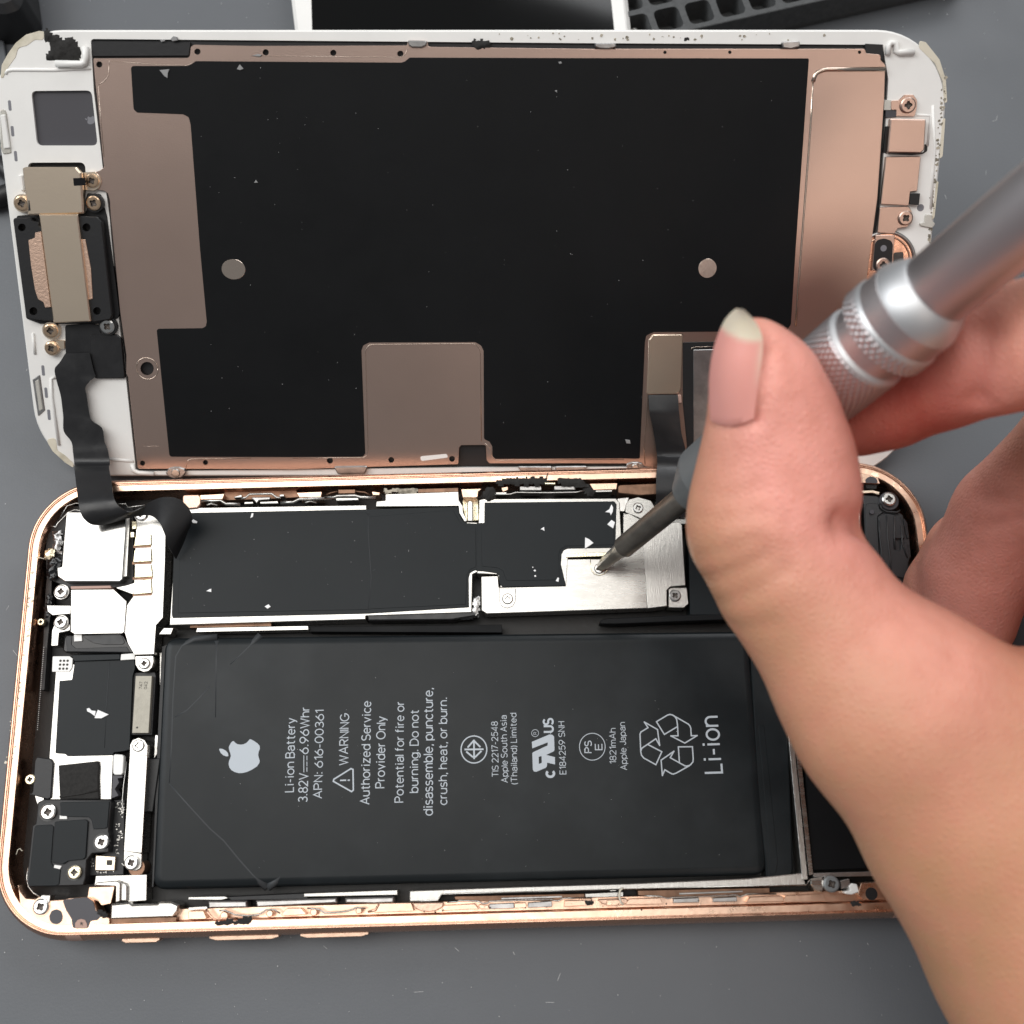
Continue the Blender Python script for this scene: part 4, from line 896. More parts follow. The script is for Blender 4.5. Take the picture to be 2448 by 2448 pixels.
# ---- vibration / loudspeaker block at the right end
LS = S_('loudspeaker', 'spk', 'T', (770,400, 950,412, 985,440, 1010,500, 1060,560, 1215,605, 1252,635, 1262,720, 1325,900, 1345,1120, 1312,1150, 1325,1390, 1345,1540, 1290,1640, 700,1600, 690,1000, 815,900, 800,500), 5.2, 1.8, .3, .12)
S_('speaker_lid', 'spk', 'T', (965,655, 1010,620, 1080,612, 1215,650, 1250,735, 1262,760, 1275,905, 1145,905, 1150,1030, 1225,1038, 1230,960, 1300,960, 1330,1130, 1310,1200, 1320,1380, 1000,1300, 985,905, 965,800), 5.6, 5, .2, .12, parent=LS)
S_('speaker_lid', 'spk', 'T', (830,500, 960,492, 985,560, 1030,600, 960,650, 960,760, 990,1300, 830,900, 815,560), 5.45, 5, .2, .12, parent=LS)
wire('speaker_lip', M['black'], LS, 'T', (985,500, 1000,560, 1060,600, 1180,605, 1215,580), 5.6, .16)
for fl in [(975,700, 985,905, 1010,1100, 1030,1300), (1060,640, 1075,900, 1100,1120, 1110,1330), (1148,650, 1150,900, 1160,1030), (1230,760, 1240,960, 1300,1130)]:
    wire('speaker_rib', M['spk'], LS, 'T', fl, 5.6, .14)
disc('speaker_pin', M['dkgrey'], LS, 'T', 895, 598, 28, 5.75, 5.3, ch=.06)
disc('screw_post', M['dkgrey'], LS, 'T', 1092, 470, 112, 5.5, 4, ch=.1)
screw(PH, M['screws'], 'T', 1092, 447, 80, 6.2, ang=.05)
S_('rail_strip', 'gold', 'T', (735,350, 900,345, 985,365, 970,400, 900,378, 735,385), 5.6, 3, .1, .06)
S_('speaker_side', 'flex', 'T', (1255,660, 1300,720, 1325,900, 1300,900, 1265,760), 5.45, 4, .1, .05, parent=LS)
S_('steel_shim', 'steel', 'T', (560,520, 735,520, 760,850, 560,800), 5.4, 3, .05)
blob('crumpled_foil', M['steeldk'], PH, FL, 'T', (1335,1280, 1395,1290, 1420,1340, 1385,1440, 1360,1420), 4.6, .5, .22, .9, 53)
# ---- taptic block film at the right of the battery
S_('haptic_block', 'graphite', 's', (1905,1500, 2240,1490, 2240,2070, 1938,2082), 5.0, 2, .3, .15)

# ---- battery with printed text
BZ = 5.35
def battery():
    poly = roundp(ccw([FL.at(p, BZ) for p in pts('s', (392,1524, 1790,1508, 1836,2092, 362,2128))]), 2.0, 6)
    mb = MB(); n = len(poly)
    prof = [(0, 2.0), (0, 4.5), (.12, 4.85), (.35, 5.1), (.7, 5.25), (1.15, 5.33), (1.3, 5.34)]
    rings = []
    for d, z in prof: rings.append([(p[0], p[1], z) for p in (inset(poly, d) if d else poly)])
    for r in rings: mb.v += r
    for k in range(len(prof)-1):
        for q in range(n):
            w = (q+1) % n; mb.f.append([k*n+q, k*n+w, (k+1)*n+w, (k+1)*n+q]); mb.m.append(0)
    # gently uneven top skin
    top = rings[-1]; cx = sum(p[0] for p in top)/n; cy = sum(p[1] for p in top)/n
    mb.f.append([(len(prof)-1)*n + q for q in range(n)]); mb.m.append(0)
    return mb.build('battery', M['batt'], PH, smooth=True, auto=.35)
BAT = battery()
S_('battery_flap', 'batt', 'O', (1700,30, 1860,25, 1890,300, 1925,1240, 1915,1282, 1790,1290, 1740,900), 5.02, 2, .5, .25)
S_('flap_fold', 'batt', 'O', (1745,500, 1775,500, 1845,1200, 1835,1262, 1805,1270, 1780,900), 5.08, 4, .3, .06)
S_('battery_side', 'black', 'N', (-32,110, 5,95, 2,400, -20,900, -80,1500, -90,1500, -60,700), 4.0, 2, .1)
S_('tray_edge', 'steelgr', 'J', (1475,40, 1538,30, 1530,190, 1500,600, 1460,720, 1475,420), 3.9, 2, .1)
S_('tray_edge', 'steelgr', 'J', (1432,800, 1478,800, 1470,940, 1420,1030), 3.9, 2, .1)
S_('tray_edge', 'black', 'J', (1350,1020, 1480,1015, 1410,1510, 1340,1510), 4.3, 2, .1, .1)
# creases in the battery wrap
def crease(flat, r=.6, reg='N', up=.026):
    wire('wrap_crease', M['wear'], BAT, reg, flat, BZ - r + up, r, n=8)
crease((20,905, 140,1040, 250,1160, 330,1230, 420,1340, 500,1430, 580,1500)); crease((580,1500, 620,1470, 655,1440))
crease((50,520, 120,480, 200,400, 250,340)); crease((370,215, 440,150, 500,90, 540,45)); crease((290,80, 288,200, 284,520))
crease((18,900, 30,700, 40,400, 55,170, 90,110, 160,70, 290,58)); crease((1390,610, 1397,680), .3, 'V')

PZT = BZ + .012
# a plain grotesque stroke alphabet (units of cap height)
def _a(cx, cy, rx, ry, a0, a1, n=14):
    return [(cx + rx*math.cos(math.radians(a0+(a1-a0)*k/n)), cy + ry*math.sin(math.radians(a0+(a1-a0)*k/n))) for k in range(n+1)]
def _e(cx, cy, rx, ry): return _a(cx, cy, rx, ry, 90, 450, 26)
_n = lambda w=.5: [(0,.40)] + _a(w/2, .44, w/2, .28, 180, 0) + [(w,0)]
GLY = {
 'L':[[(0,1),(0,0),(.48,0)]], 'i':[[(0,0),(0,.72)],[(-.068,.94),(.068,.94)]], '-':[[(0,.38),(.30,.38)]], 'o':[_e(.29,.36,.29,.36)], 'n':[[(0,0),(0,.72)],_n()],
 'B':[[(.3,.53),(0,.53),(0,1),(.3,1)]+_a(.3,.765,.22,.235,90,-90), [(0,.53),(0,0),(.3,0)]+_a(.3,.265,.27,.265,-90,90)],
 'a':[[(.03,.55)]+_a(.25,.49,.23,.23,150,0)+[(.48,0)], [(.48,.42),(.22,.41)]+_a(.2,.2,.2,.2,90,270)+_a(.25,.22,.23,.22,270,340)],
 't':[[(.14,.93),(.14,.16)]+_a(.28,.16,.14,.16,180,270)+[(.34,0)], [(0,.72),(.34,.72)]], 'e':[[(.02,.38),(.54,.38)]+_a(.28,.36,.27,.36,4,318,20)],
 'r':[[(0,0),(0,.72)],[(0,.40)]+_a(.24,.42,.24,.29,180,85)], 'y':[[(0,.72),(.26,.02)],[(.52,.72),(.24,-.08)]+_a(.1,-.08,.13,.14,0,-90)],
 '3':[_a(.27,.755,.24,.245,150,-90)+[(.2,.51)], [(.2,.51)]+_a(.26,.255,.28,.255,90,-150)], '.':[[(0,.06),(.14,.06)]], '8':[_e(.28,.76,.23,.24), _e(.28,.26,.28,.26)],
 '2':[_a(.27,.72,.26,.28,165,-35)+[(0,0),(.55,0)]], 'V':[[(0,1),(.34,0),(.68,1)]], '6':[_e(.29,.31,.29,.31),[(.44,1),(.05,.46)]], '9':[_e(.29,.69,.29,.31),[(.14,0),(.53,.54)]],
 'W':[[(0,1),(.25,0),(.48,.95),(.71,0),(.96,1)]], 'h':[[(0,0),(0,1)],_n()], 'A':[[(0,0),(.34,1),(.68,0)],[(.12,.33),(.56,.33)]], 'P':[[(0,0),(0,1),(.3,1)]+_a(.3,.73,.26,.27,90,-90)+[(0,.46)]],
 'N':[[(0,0),(0,1),(.58,0),(.58,1)]], ':':[[(0,.06),(.14,.06)],[(0,.62),(.14,.62)]], '1':[[(0,.80),(.23,1),(.23,0)]], '0':[_e(.29,.5,.29,.5)],
 'R':[[(0,0),(0,1),(.3,1)]+_a(.3,.74,.25,.26,90,-90)+[(0,.48)], [(.28,.48),(.57,0)]], 'I':[[(0,0),(0,1)]], 'G':[_a(.38,.5,.38,.5,45,352,22)+[(.76,.47),(.42,.47)]],
 'u':[[(0,.72),(0,.28)]+_a(.25,.28,.25,.28,180,360)+[(.5,.72)],[(.5,.3),(.5,0)]], 'z':[[(0,.72),(.44,.72),(0,0),(.46,0)]], 'd':[_e(.27,.36,.27,.36),[(.54,1),(.54,0)]],
 'S':[_a(.29,.745,.26,.255,30,262)+_a(.29,.255,.29,.255,82,-150)], 's':[_a(.22,.54,.2,.18,30,262)+_a(.22,.18,.22,.18,82,-150)], 'v':[[(0,.72),(.25,0),(.5,.72)]], 'c':[_a(.28,.36,.28,.36,45,315,18)],
 'O':[_e(.4,.5,.4,.5)], 'l':[[(0,0),(0,1)]], 'f':[[(.12,0),(.12,.82)]+_a(.28,.82,.16,.18,180,85),[(0,.72),(.31,.72)]], 'b':[[(0,0),(0,1)],_e(.27,.36,.27,.36)],
 'g':[_e(.27,.36,.27,.36),[(.54,.72),(.54,-.02)]+_a(.28,-.02,.26,.23,0,-150)], 'D':[[(0,0),(0,1),(.25,1)]+_a(.25,.5,.42,.5,90,-90)+[(0,0)]],
 'm':[[(0,0),(0,.72)],_n(.38),[(x+.38,y) for x,y in _n(.38)]], 'p':[[(0,.72),(0,-.24)],_e(.27,.36,.27,.36)], ',':[[(.05,.09),(.0,-.15)]], 'T':[[(0,1),(.6,1)],[(.3,1),(.3,0)]],
 '(':[_a(.3,.42,.3,.64,125,235)], ')':[_a(-.12,.42,.3,.64,55,-55)], 'E':[[(.5,1),(0,1),(0,0),(.5,0)],[(0,.52),(.45,.52)]], '4':[[(.42,0),(.42,1),(0,.25),(.58,.25)]],
 '5':[[(.5,1),(.1,1),(.06,.56)]+_a(.26,.32,.28,.32,125,-150)], 'J':[[(.42,1),(.42,.26)]+_a(.21,.26,.21,.26,0,-180)], 'H':[[(0,0),(0,1)],[(.58,0),(.58,1)],[(0,.52),(.58,.52)]],
 '7':[[(0,1),(.5,1),(.14,0)]], 'U':[[(0,1),(0,.3)]+_a(.29,.3,.29,.3,180,360)+[(.58,1)]]}
def text(body, reg, x0, y0, x1, y1, cap, z=PZT, parent=None, m='print', bold=0.0, w=.116):
    lines = []; x = 0; last = 0
    for ch in body:
        if ch == ' ': x += .30; continue
        g = GLY[ch]; lo = min(p[0] for l in g for p in l); gw = max(p[0] for l in g for p in l) - lo
        for l in g: lines.append([(p[0]-lo+x, p[1]) for p in l])
        last = x + gw; x = last + .19
    A = Vector(FL.at(pts(reg, (x0, y0))[0], z)); B = Vector(FL.at(pts(reg, (x1, y1))[0], z))
    d = (B - A); up = Vector((-d.y, d.x)).normalized()*(cap/REG[reg][2]*FL.mmpx(z)*1.01)
    w = w + bold*1.6; k = d/last; mb = MB(); asp = k.length/up.length
    for li, l in enumerate(lines):
        P = [Vector((p[0]*asp, p[1])) for p in l]; n = len(P); zz = z + .0015*(li % 4)
        closed = (P[0]-P[-1]).length < 1e-4
        if closed: P = P[:-1]; n -= 1
        L, R = [], []
        for i, p in enumerate(P):
            a = P[i-1] if (i or closed) else None; b = P[(i+1) % n] if (i < n-1 or closed) else None
            d1 = (p-a).normalized() if a is not None else (b-p).normalized(); d2 = (b-p).normalized() if b is not None else d1
            n1 = Vector((-d1.y, d1.x)); n2 = Vector((-d2.y, d2.x)); mm = (n1+n2)
            mm = mm.normalized() if mm.length > .05 else n1
            q = w/2/max(.42, mm.dot(n1)); L.append(p + mm*q); R.append(p - mm*q)
        o = len(mb.v)
        for v in L + R:
            q = A + k*(v.x/asp) + up*v.y; mb.v.append((q.x, q.y, zz))
        for i in range(n if closed else n-1):
            j = (i+1) % n; mb.f.append([o+n+i, o+n+j, o+j, o+i]); mb.m.append(0)
    return mb.build('lettering', M[m], parent or BAT)
text('Li-ion Battery', 'N', 728,948, 738,524, 47)
text('3.82V', 'N', 807,1005, 811,842, 48); text('6.96Whr', 'N', 813,728, 820,462, 48)
text('APN: 616-00361', 'N', 892,985, 903,478, 45)
text('WARNING', 'N', 1041,793, 1048,497, 47)
text('Authorized Service', 'N', 1166,1020, 1175,427, 48); text('Provider Only', 'N', 1253,925, 1259,515, 48)
text('Potential for fire or', 'N', 1362,1008, 1366,430, 46); text('burning. Do not', 'N', 1447,952, 1450,478, 46)
text('disassemble, puncture,', 'N', 1531,1083, 1532,352, 50); text('crush, heat, or burn.', 'N', 1614,1022, 1614,405, 46)
text('TIS 2217-2548', 'O', 411,765, 406,483, 30); text('Apple South Asia', 'O', 459,795, 452,452, 30); text('(Thailand) Limited', 'O', 508,803, 502,440, 30)
text('c', 'O', 697,766, 696,738, 50, bold=.08); text('US', 'O', 691,536, 690,469, 46, bold=.06)
text('R', 'Y', 1305,230, 1304,194, 44)
text('E184259 SNH', 'O', 758,752, 749,483, 30); text('PS', 'O', 889,642, 888,583, 33, bold=.02); text('E', 'O', 943,627, 942,597, 33, bold=.02)
text('1821mAh', 'O', 1015,698, 1012,518, 30); text('Apple Japan', 'O', 1071,730, 1060,487, 30)
text('Li-ion', 'O', 1559,744, 1536,458, 86)
def strokes(name, reg, lines, w, z=PZT, closed=(), parent=None, m='print'):
    """flat printed line work: polylines of width w (mm)"""
    mb = MB()
    for li, flat in enumerate(lines):
        p = [Vector(FL.at(q, z)) for q in pts(reg, flat)]
        if li in closed: p = p + [p[0]]
        for a, b in zip(p[:-1], p[1:]):
            d = (b-a)
            if d.length < 1e-5: continue
            d.normalize(); nrm = Vector((-d.y, d.x))*w/2; e = d*w*.35
            mb.add([(*(a-e+nrm), z), (*(a-e-nrm), z), (*(b+e-nrm), z), (*(b+e+nrm), z)], [[0,1,2,3]])
            z += .0002
    return mb.build(name, M[m], parent or BAT)
def arc(cx, cy, rx, ry, n=40): return [q for k in range(n+1) for q in (cx + rx*math.cos(2*math.pi*k/n), cy + ry*math.sin(2*math.pi*k/n))]
def fillp(name, reg, polys, z=PZT, parent=None, m='print', holes=()):
    mb = MB()
    for flat in polys:
        poly = ccw([FL.at(q, z) for q in pts(reg, flat)]); mb.prism(FL, poly, z, z-.008, 0, [[FL.at(q, z) for q in pts(reg, h)] for h in holes], bottom=False)
    return mb.build(name, M[m], parent or BAT)
strokes('voltage_symbol', 'N', [(788,835, 788,740), (806,832, 806,808), (806,799, 806,776), (806,766, 806,742)], .10)
strokes('warning_triangle', 'N', [(958,888, 962,876, 1060,815, 1072,820, 1074,938, 1064,948), (1000,883, 1030,882), (1044,882, 1051,882)], .20, closed=(0,))
apple(BAT, (509.7 + 800/12.88, 1740.3 + 860/12.88), 1/12.88, FL, PZT, M['print'])
strokes('thai_mark', 'Y', [arc(341,462,198,208)], .17)
strokes('thai_mark', 'Y', [(205,462, 480,458), (341,320, 344,600), (250,425, 338,325), (435,420, 345,330), (230,500, 320,575), (450,490, 365,575)], .24)
fillp('component_mark', 'Y', [(1232,345, 1500,232, 1550,235, 1575,265, 1582,470, 1570,490, 1455,545, 1588,580, 1590,692, 1470,665, 1465,720, 1445,745, 1300,805, 1265,800, 1248,770, 1240,520, 1250,505, 1475,400, 1478,355, 1460,358, 1240,445)], holes=[(1338,575, 1382,562, 1386,668, 1340,685)])
strokes('component_mark', 'Y', [arc(1283,210,54,54,24)], .07)
strokes('pse_mark', 'O', [arc(893,612,66,69)], .11)
strokes('recycle_mark', 'X', [
  (535,350, 740,228, 785,215, 830,225, 1125,395, 1155,430, 1170,470, 1178,610, 1290,605, 1060,745, 800,612, 935,610, 925,420, 910,310, 880,260, 840,232),
  (535,350, 682,585, 925,440),
  (940,815, 1200,812, 1215,1030, 1210,1090, 1170,1140, 1140,1165, 900,1300, 845,1318, 810,1310, 690,1238, 645,1345, 622,1060, 860,895, 790,1015, 1060,1165, 1100,1170, 1150,1155),
  (940,815, 960,1100),
  (525,1145, 300,1020, 260,970, 245,900, 232,580, 250,540, 380,460, 310,355, 555,495, 595,790, 525,665, 265,840, 252,880),
  (525,1145, 635,905, 375,770)], .18)
text('747', 'J', 1310,375, 1316,308, 25, z=5.355, parent=CH, m='ink'); text('042', 'J', 1356,375, 1362,308, 25, z=5.355, parent=CH, m='ink')
# ================================================================== HAND (one continuous skin, signed-distance sculpt meshed with surface nets)
def H_(px, py, dep, r): return (PD(px, py, dep), r)
CH_THUMB = [H_(1802,852,120.5,4.3), H_(1828,915,122,6.0), H_(1848,1000,124,7.2), H_(1854,1100,126,8.5), H_(1850,1190,127,9.3), H_(1842,1258,127,9.4),
            H_(1897,1378,126.5,9.0), H_(1965,1478,126,8.95), H_(2045,1590,125,9.9), H_(2135,1700,124,11.2)]
CH_IP = [H_(1888,1095,124,6.1), H_(1900,1165,124.5,6.4)]
CH_BACK = [H_(2135,1700,124,11.2), H_(2335,1960,124,12.6), H_(2530,2270,123,13.0), H_(2760,2560,119,16), H_(3060,2900,113,19), H_(3420,3320,106,22)]
CH_WEB = [H_(2215,1690,125,8.6), H_(2450,1795,126,10.2), H_(2790,1780,126,13)]
CH_PALM = [H_(2480,1960,128,15), H_(2760,2150,127,23), H_(3000,2600,118,24), H_(3420,3320,108,28)]
CH_PALM2 = [H_(2790,1780,126,13), H_(2900,2000,128,20), H_(2760,2150,127,22)]
CH_INDEX = [H_(2880,1750,126,13), H_(2860,1180,118,9.6), H_(2640,800,116,7.9), H_(2480,818,120,6.9), H_(2385,838,123.5,7.0), H_(2250,888,129,6.7), H_(2120,945,133,6.4), H_(2050,978,135,5.9)]
CH_MID = [H_(2950,1800,130,13), H_(2860,1300,132,9.4), H_(2600,1075,143,8.5), H_(2420,1235,154,8.1), H_(2332,1380,158.5,7.5), H_(2312,1480,160,6.9)]
CH_RING = [H_(3000,1900,134,12), H_(2860,1500,145,8.8), H_(2560,1200,158,8.0), H_(2330,1330,162.5,7.0), H_(2268,1412,163.5,6.3), H_(2262,1490,163.5,5.6)]
CH_PINKY = [H_(3000,2050,136,12), H_(2900,1750,150,8), H_(2700,1560,158,7.0), H_(2560,1660,160,6.2), H_(2520,1740,160,5.6)]
def chain_sdf(P, chain):
    best = None
    for (a, ra), (b, rb) in zip(chain[:-1], chain[1:]):
        a = np.array(a, np.float32); b = np.array(b, np.float32); e = b - a
        t = np.clip(((P - a) @ e) / (e @ e), 0, 1).astype(np.float32)
        d = np.linalg.norm(P - a - t[..., None]*e, axis=-1) - (ra + (rb - ra)*t)
        best = d if best is None else smin(best, d, 1.2)
    return best
def smin(a, b, k):
    h = np.maximum(k - np.abs(a - b), 0) / k
    return np.minimum(a, b) - h*h*k*.25
def hand_sdf(P):
    P = P.astype(np.float32)
    body = smin(chain_sdf(P, CH_THUMB), chain_sdf(P, CH_BACK), 3)
    body = smin(body, chain_sdf(P, CH_IP), 2.5); body = smin(body, chain_sdf(P, CH_WEB), 7); body = smin(body, chain_sdf(P, CH_PALM), 9); body = smin(body, chain_sdf(P, CH_PALM2), 9)
    fin = chain_sdf(P, CH_INDEX)
    m = chain_sdf(P, CH_MID); r = chain_sdf(P, CH_RING); q = chain_sdf(P, CH_PINKY)
    f2 = smin(smin(m, r, .8), q, .8)
    # fingers melt into the palm only near the knuckles
    w = np.clip((P[..., 0] - 62)/22, .05, 1)*7
    d = smin(body, fin, np.maximum(w, .5)); d = smin(d, f2, np.maximum(w*.8, .5))
    return d
def surface_nets(lo, hi, h):
    xs = [np.arange(lo[k], hi[k] + h, h, dtype=np.float32) for k in range(3)]
    D = np.empty([len(x) for x in xs], np.float32)
    YZ = np.stack(np.meshgrid(xs[1], xs[2], indexing='ij'), -1)
    for i in range(0, len(xs[0]), 8):
        xx = xs[0][i:i+8]
        P = np.empty((len(xx), *YZ.shape[:2], 3), np.float32); P[..., 0] = xx[:, None, None]; P[..., 1:] = YZ
        D[i:i+8] = hand_sdf(P)
    ins = D < 0; n = [s-1 for s in D.shape]
    cnt = np.zeros(n, np.float32); acc = np.zeros((*n, 3), np.float32)
    corners = [(a,b,c) for a in (0,1) for b in (0,1) for c in (0,1)]
    sl = lambda q: tuple(slice(q[k], q[k]+n[k]) for k in range(3))
    for c0 in corners:
        for ax in range(3):
            if c0[ax]: continue
            c1 = list(c0); c1[ax] = 1
            d0, d1 = D[sl(c0)], D[sl(c1)]; m = (d0 < 0) != (d1 < 0)
            t = np.where(m, d0/np.where(m, d0-d1, 1), 0)
            for k in range(3): acc[..., k] += np.where(m, c0[k] + (t if k == ax else 0), 0)
            cnt += m
    act = cnt > 0; idx = -np.ones(n, np.int64); idx[act] = np.arange(act.sum())
    cell = np.argwhere(act); V = (cell + acc[act]/cnt[act][:, None])*h + np.array(lo, np.float32)
    F = []
    for ax in range(3):
        o1, o2 = [(1,2),(2,0),(0,1)][ax]
        s0 = [slice(1, -1)]*3; s0[ax] = slice(0, -1); s1 = list(s0); s1[ax] = slice(1, None)
        a, b = ins[tuple(s0)], ins[tuple(s1)]; m = np.argwhere(a != b)
        flip = a[tuple(m.T)]
        m = m + np.array([0 if k == ax else 1 for k in range(3)])
        u = np.zeros(3, int); u[o1] = 1; v = np.zeros(3, int); v[o2] = 1
        q = np.stack([idx[tuple((m - d).T)] for d in (u*0, u, u+v, v)], 1)
        q[~flip] = q[~flip][:, ::-1]; F.append(q)
    return V, np.concatenate(F)
V, F = surface_nets((12, -118, 1.0), (150, 62, 88), .8)
# relax
E = np.concatenate([F[:, [0,1]], F[:, [1,2]], F[:, [2,3]], F[:, [3,0]]])
deg = np.bincount(E.ravel(), minlength=len(V)).astype(np.float32)
for it in range(3):
    A = np.zeros_like(V)
    for k in range(3): A[:, k] = np.bincount(E[:,0], V[E[:,1], k], len(V)) + np.bincount(E[:,1], V[E[:,0], k], len(V))
    V = V*.4 + .6*A/np.maximum(deg, 1)[:, None]
def grad(P, e=.25):
    g = np.stack([hand_sdf(P + np.eye(3)[k]*e) - hand_sdf(P - np.eye(3)[k]*e) for k in range(3)], -1)
    return g/np.maximum(np.linalg.norm(g, axis=-1, keepdims=True), 1e-6)
NRM = grad(V)
def march(px, py):
    r = np.array(ray(px, py)); t = 60.0; best = (1e9, 0)
    for _ in range(90):
        p = np.array(CAM) + r*t; d = float(hand_sdf(p[None])[0])
        if d < best[0]: best = (d, t)
        if d < .01 or t > 200: break
        t += max(d*.8, .02)
    return np.array(CAM) + r*best[1], best[1]
# skin folds: shallow grooves along lines seen on the thumb
def fold(flat, depth, width):
    P = np.array([march(*p)[0] for p in [(flat[q], flat[q+1]) for q in range(0, len(flat), 2)]])
    dm = np.full(len(V), 1e9)
    for a, b in zip(P[:-1], P[1:]):
        e = b - a; t = np.clip(((V - a) @ e)/max(1e-9, e @ e), 0, 1); dm = np.minimum(dm, np.linalg.norm(V - a - t[:, None]*e, axis=1))
    return -depth*np.exp(-(dm/width)**2)
disp = np.zeros(len(V))
for fl, dp_, wd in [((2085,1266, 2062,1258, 2040,1252, 2012,1248), 1.5, 1.5), ((1660,1395, 1740,1372, 1830,1330), .35, 1.0), ((1665,1330, 1735,1318, 1800,1290), .22, .8), ((1690,1450, 1790,1420, 1880,1360), .3, 1.0),
                    ((1668,1180, 1740,1190, 1820,1170), .22, .9), ((1655,1225, 1735,1240, 1830,1225), .22, .9), ((1836,830, 1830,900, 1822,960, 1812,1000), .75, .55), ((1700,1016, 1755,1022, 1808,1012), .4, .6),
                    ((2336,960, 2338,930, 2345,880, 2350,800), 1.2, 1.6), ((2395,800, 2400,880, 2395,940), .3, 1.0), ((2100,1560, 2010,1660, 1960,1740), .2, 1.6), ((2420,1200, 2350,1190), .35, 1.2), ((1690,1480, 1760,1500, 1850,1490), .2, 1.0), ((2150,1480, 2080,1520, 2010,1590), .25, 1.4), ((2290,1560, 2240,1640, 2180,1700), .22, 1.6), ((1900,1360, 1880,1300, 1880,1240), .15, 1.2), ((2435,1240, 2365,1260), .3, 1.0)]:
    disp += fold(fl, dp_, wd)
rs = np.random.RandomState(4)
V = V + NRM*disp[:, None]
me = bpy.data.meshes.new('hand'); HORG = Vector(PD(2300, 1900, 128))
me.from_pydata([tuple(((v - np.array(HORG))*S).tolist()) for v in V], [], F.tolist()); me.update()
me.polygons.foreach_set('use_smooth', [True]*len(me.polygons))
# redness of the finger ends, and index finger shade painted in as dark red
att = me.color_attributes.new('blush_shade', 'FLOAT_COLOR', 'POINT')
def near(p, r): return np.exp(-(np.linalg.norm(V - np.array(p), axis=1)/r)**2)
red = np.clip(.95*near(march(1960,1000)[0], 11) + .8*near(march(2010,1180)[0], 9) + .55*near(march(1800,860)[0], 9) + .9*near(PD(2150,930,130), 13) + .6*near(PD(2400,830,120), 12) + 1.0*near(PD(2330,1440,152), 17) + .6*near(PD(2440,1200,150), 13) + .5*near(march(2180,1440)[0], 12) + .35*near(march(2330,1640)[0], 12), 0, 1)
shade_red = np.clip(near(PD(2120,930,133), 11) + near(PD(2230,890,130), 8) + .12*near(PD(2330,1450,156), 13), 0, 1)
att.data.foreach_set('color', np.stack([red, shade_red, red*0, np.ones_like(red)], 1).astype(np.float32).ravel())
def skin_mat():
    m = mat('skin', (.62,.38,.27), .46, var=0, bump=.35, bscale=900, sss=.22, spec=.35); nt = m.node_tree; N = nt.nodes; L = nt.links; b = N['Principled BSDF']
    tc = N.new('ShaderNodeTexCoord'); n = N.new('ShaderNodeTexNoise'); n.inputs['Scale'].default_value = 110; n.inputs['Detail'].default_value = 8
    L.new(tc.outputs['Object'], n.inputs['Vector'])
    r = N.new('ShaderNodeValToRGB'); r.color_ramp.elements[0].position = .3; r.color_ramp.elements[1].position = .72
    r.color_ramp.elements[0].color = (.50,.265,.142,1); r.color_ramp.elements[1].color = (.625,.295,.185,1)
    L.new(n.outputs['Fac'], r.inputs['Fac'])
    a = N.new('ShaderNodeAttribute'); a.attribute_name = 'blush_shade'
    mx = N.new('ShaderNodeMix'); mx.data_type = 'RGBA'; mx.inputs['B'].default_value = (.85,.375,.305,1)
    sp = N.new('ShaderNodeSeparateColor'); L.new(a.outputs['Color'], sp.inputs['Color'])
    L.new(sp.outputs[0], mx.inputs['Factor']); L.new(r.outputs['Color'], mx.inputs['A'])
    m2 = N.new('ShaderNodeMix'); m2.data_type = 'RGBA'; m2.inputs['B'].default_value = (.50,.12,.09,1)  # deep red carries the shade on the index finger
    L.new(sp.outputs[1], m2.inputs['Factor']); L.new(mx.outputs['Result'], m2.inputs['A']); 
    q = N.new('ShaderNodeTexNoise'); q.inputs['Scale'].default_value = 420; q.inputs['Detail'].default_value = 5; L.new(tc.outputs['Object'], q.inputs['Vector'])
    qr = N.new('ShaderNodeMapRange'); qr.inputs['From Min'].default_value = .42; qr.inputs['From Max'].default_value = .7; qr.inputs['To Max'].default_value = .30; L.new(q.outputs['Fac'], qr.inputs['Value'])
    m3 = N.new('ShaderNodeMix'); m3.data_type = 'RGBA'; m3.inputs['B'].default_value = (.60,.23,.16,1)
    L.new(qr.outputs['Result'], m3.inputs['Factor']); L.new(m2.outputs['Result'], m3.inputs['A']); L.new(m3.outputs['Result'], b.inputs['Base Color'])
    # fine skin lines
    v = N.new('ShaderNodeTexVoronoi'); v.inputs['Scale'].default_value = 1500; v.feature = 'DISTANCE_TO_EDGE'; L.new(tc.outputs['Object'], v.inputs['Vector'])
    w = N.new('ShaderNodeTexNoise'); w.inputs['Scale'].default_value = 260; w.inputs['Detail'].default_value = 3; L.new(tc.outputs['Object'], w.inputs['Vector'])
    ad = N.new('ShaderNodeMath'); ad.operation = 'MULTIPLY_ADD'; L.new(w.outputs['Fac'], ad.inputs[0]); ad.inputs[1].default_value = .45; L.new(v.outputs['Distance'], ad.inputs[2])
    bp = [q for q in N if q.type == 'BUMP'][0]; L.new(ad.outputs[0], bp.inputs['Height']); bp.inputs['Distance'].default_value = .00026; bp.inputs['Strength'].default_value = .5
    return m
M['skin'] = skin_mat()
M['nail'] = mat('nail', (.72,.33,.285), .40, spec=.25, sss=.15)
M['nailtip'] = mat('nail_tip', (.80,.72,.60), .38, spec=.4, sss=.2)
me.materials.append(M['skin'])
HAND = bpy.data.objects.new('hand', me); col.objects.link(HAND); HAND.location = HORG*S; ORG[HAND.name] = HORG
tag(HAND, 'bare right hand with bent thumb gripping the grey screwdriver over the open phone', 'hand')
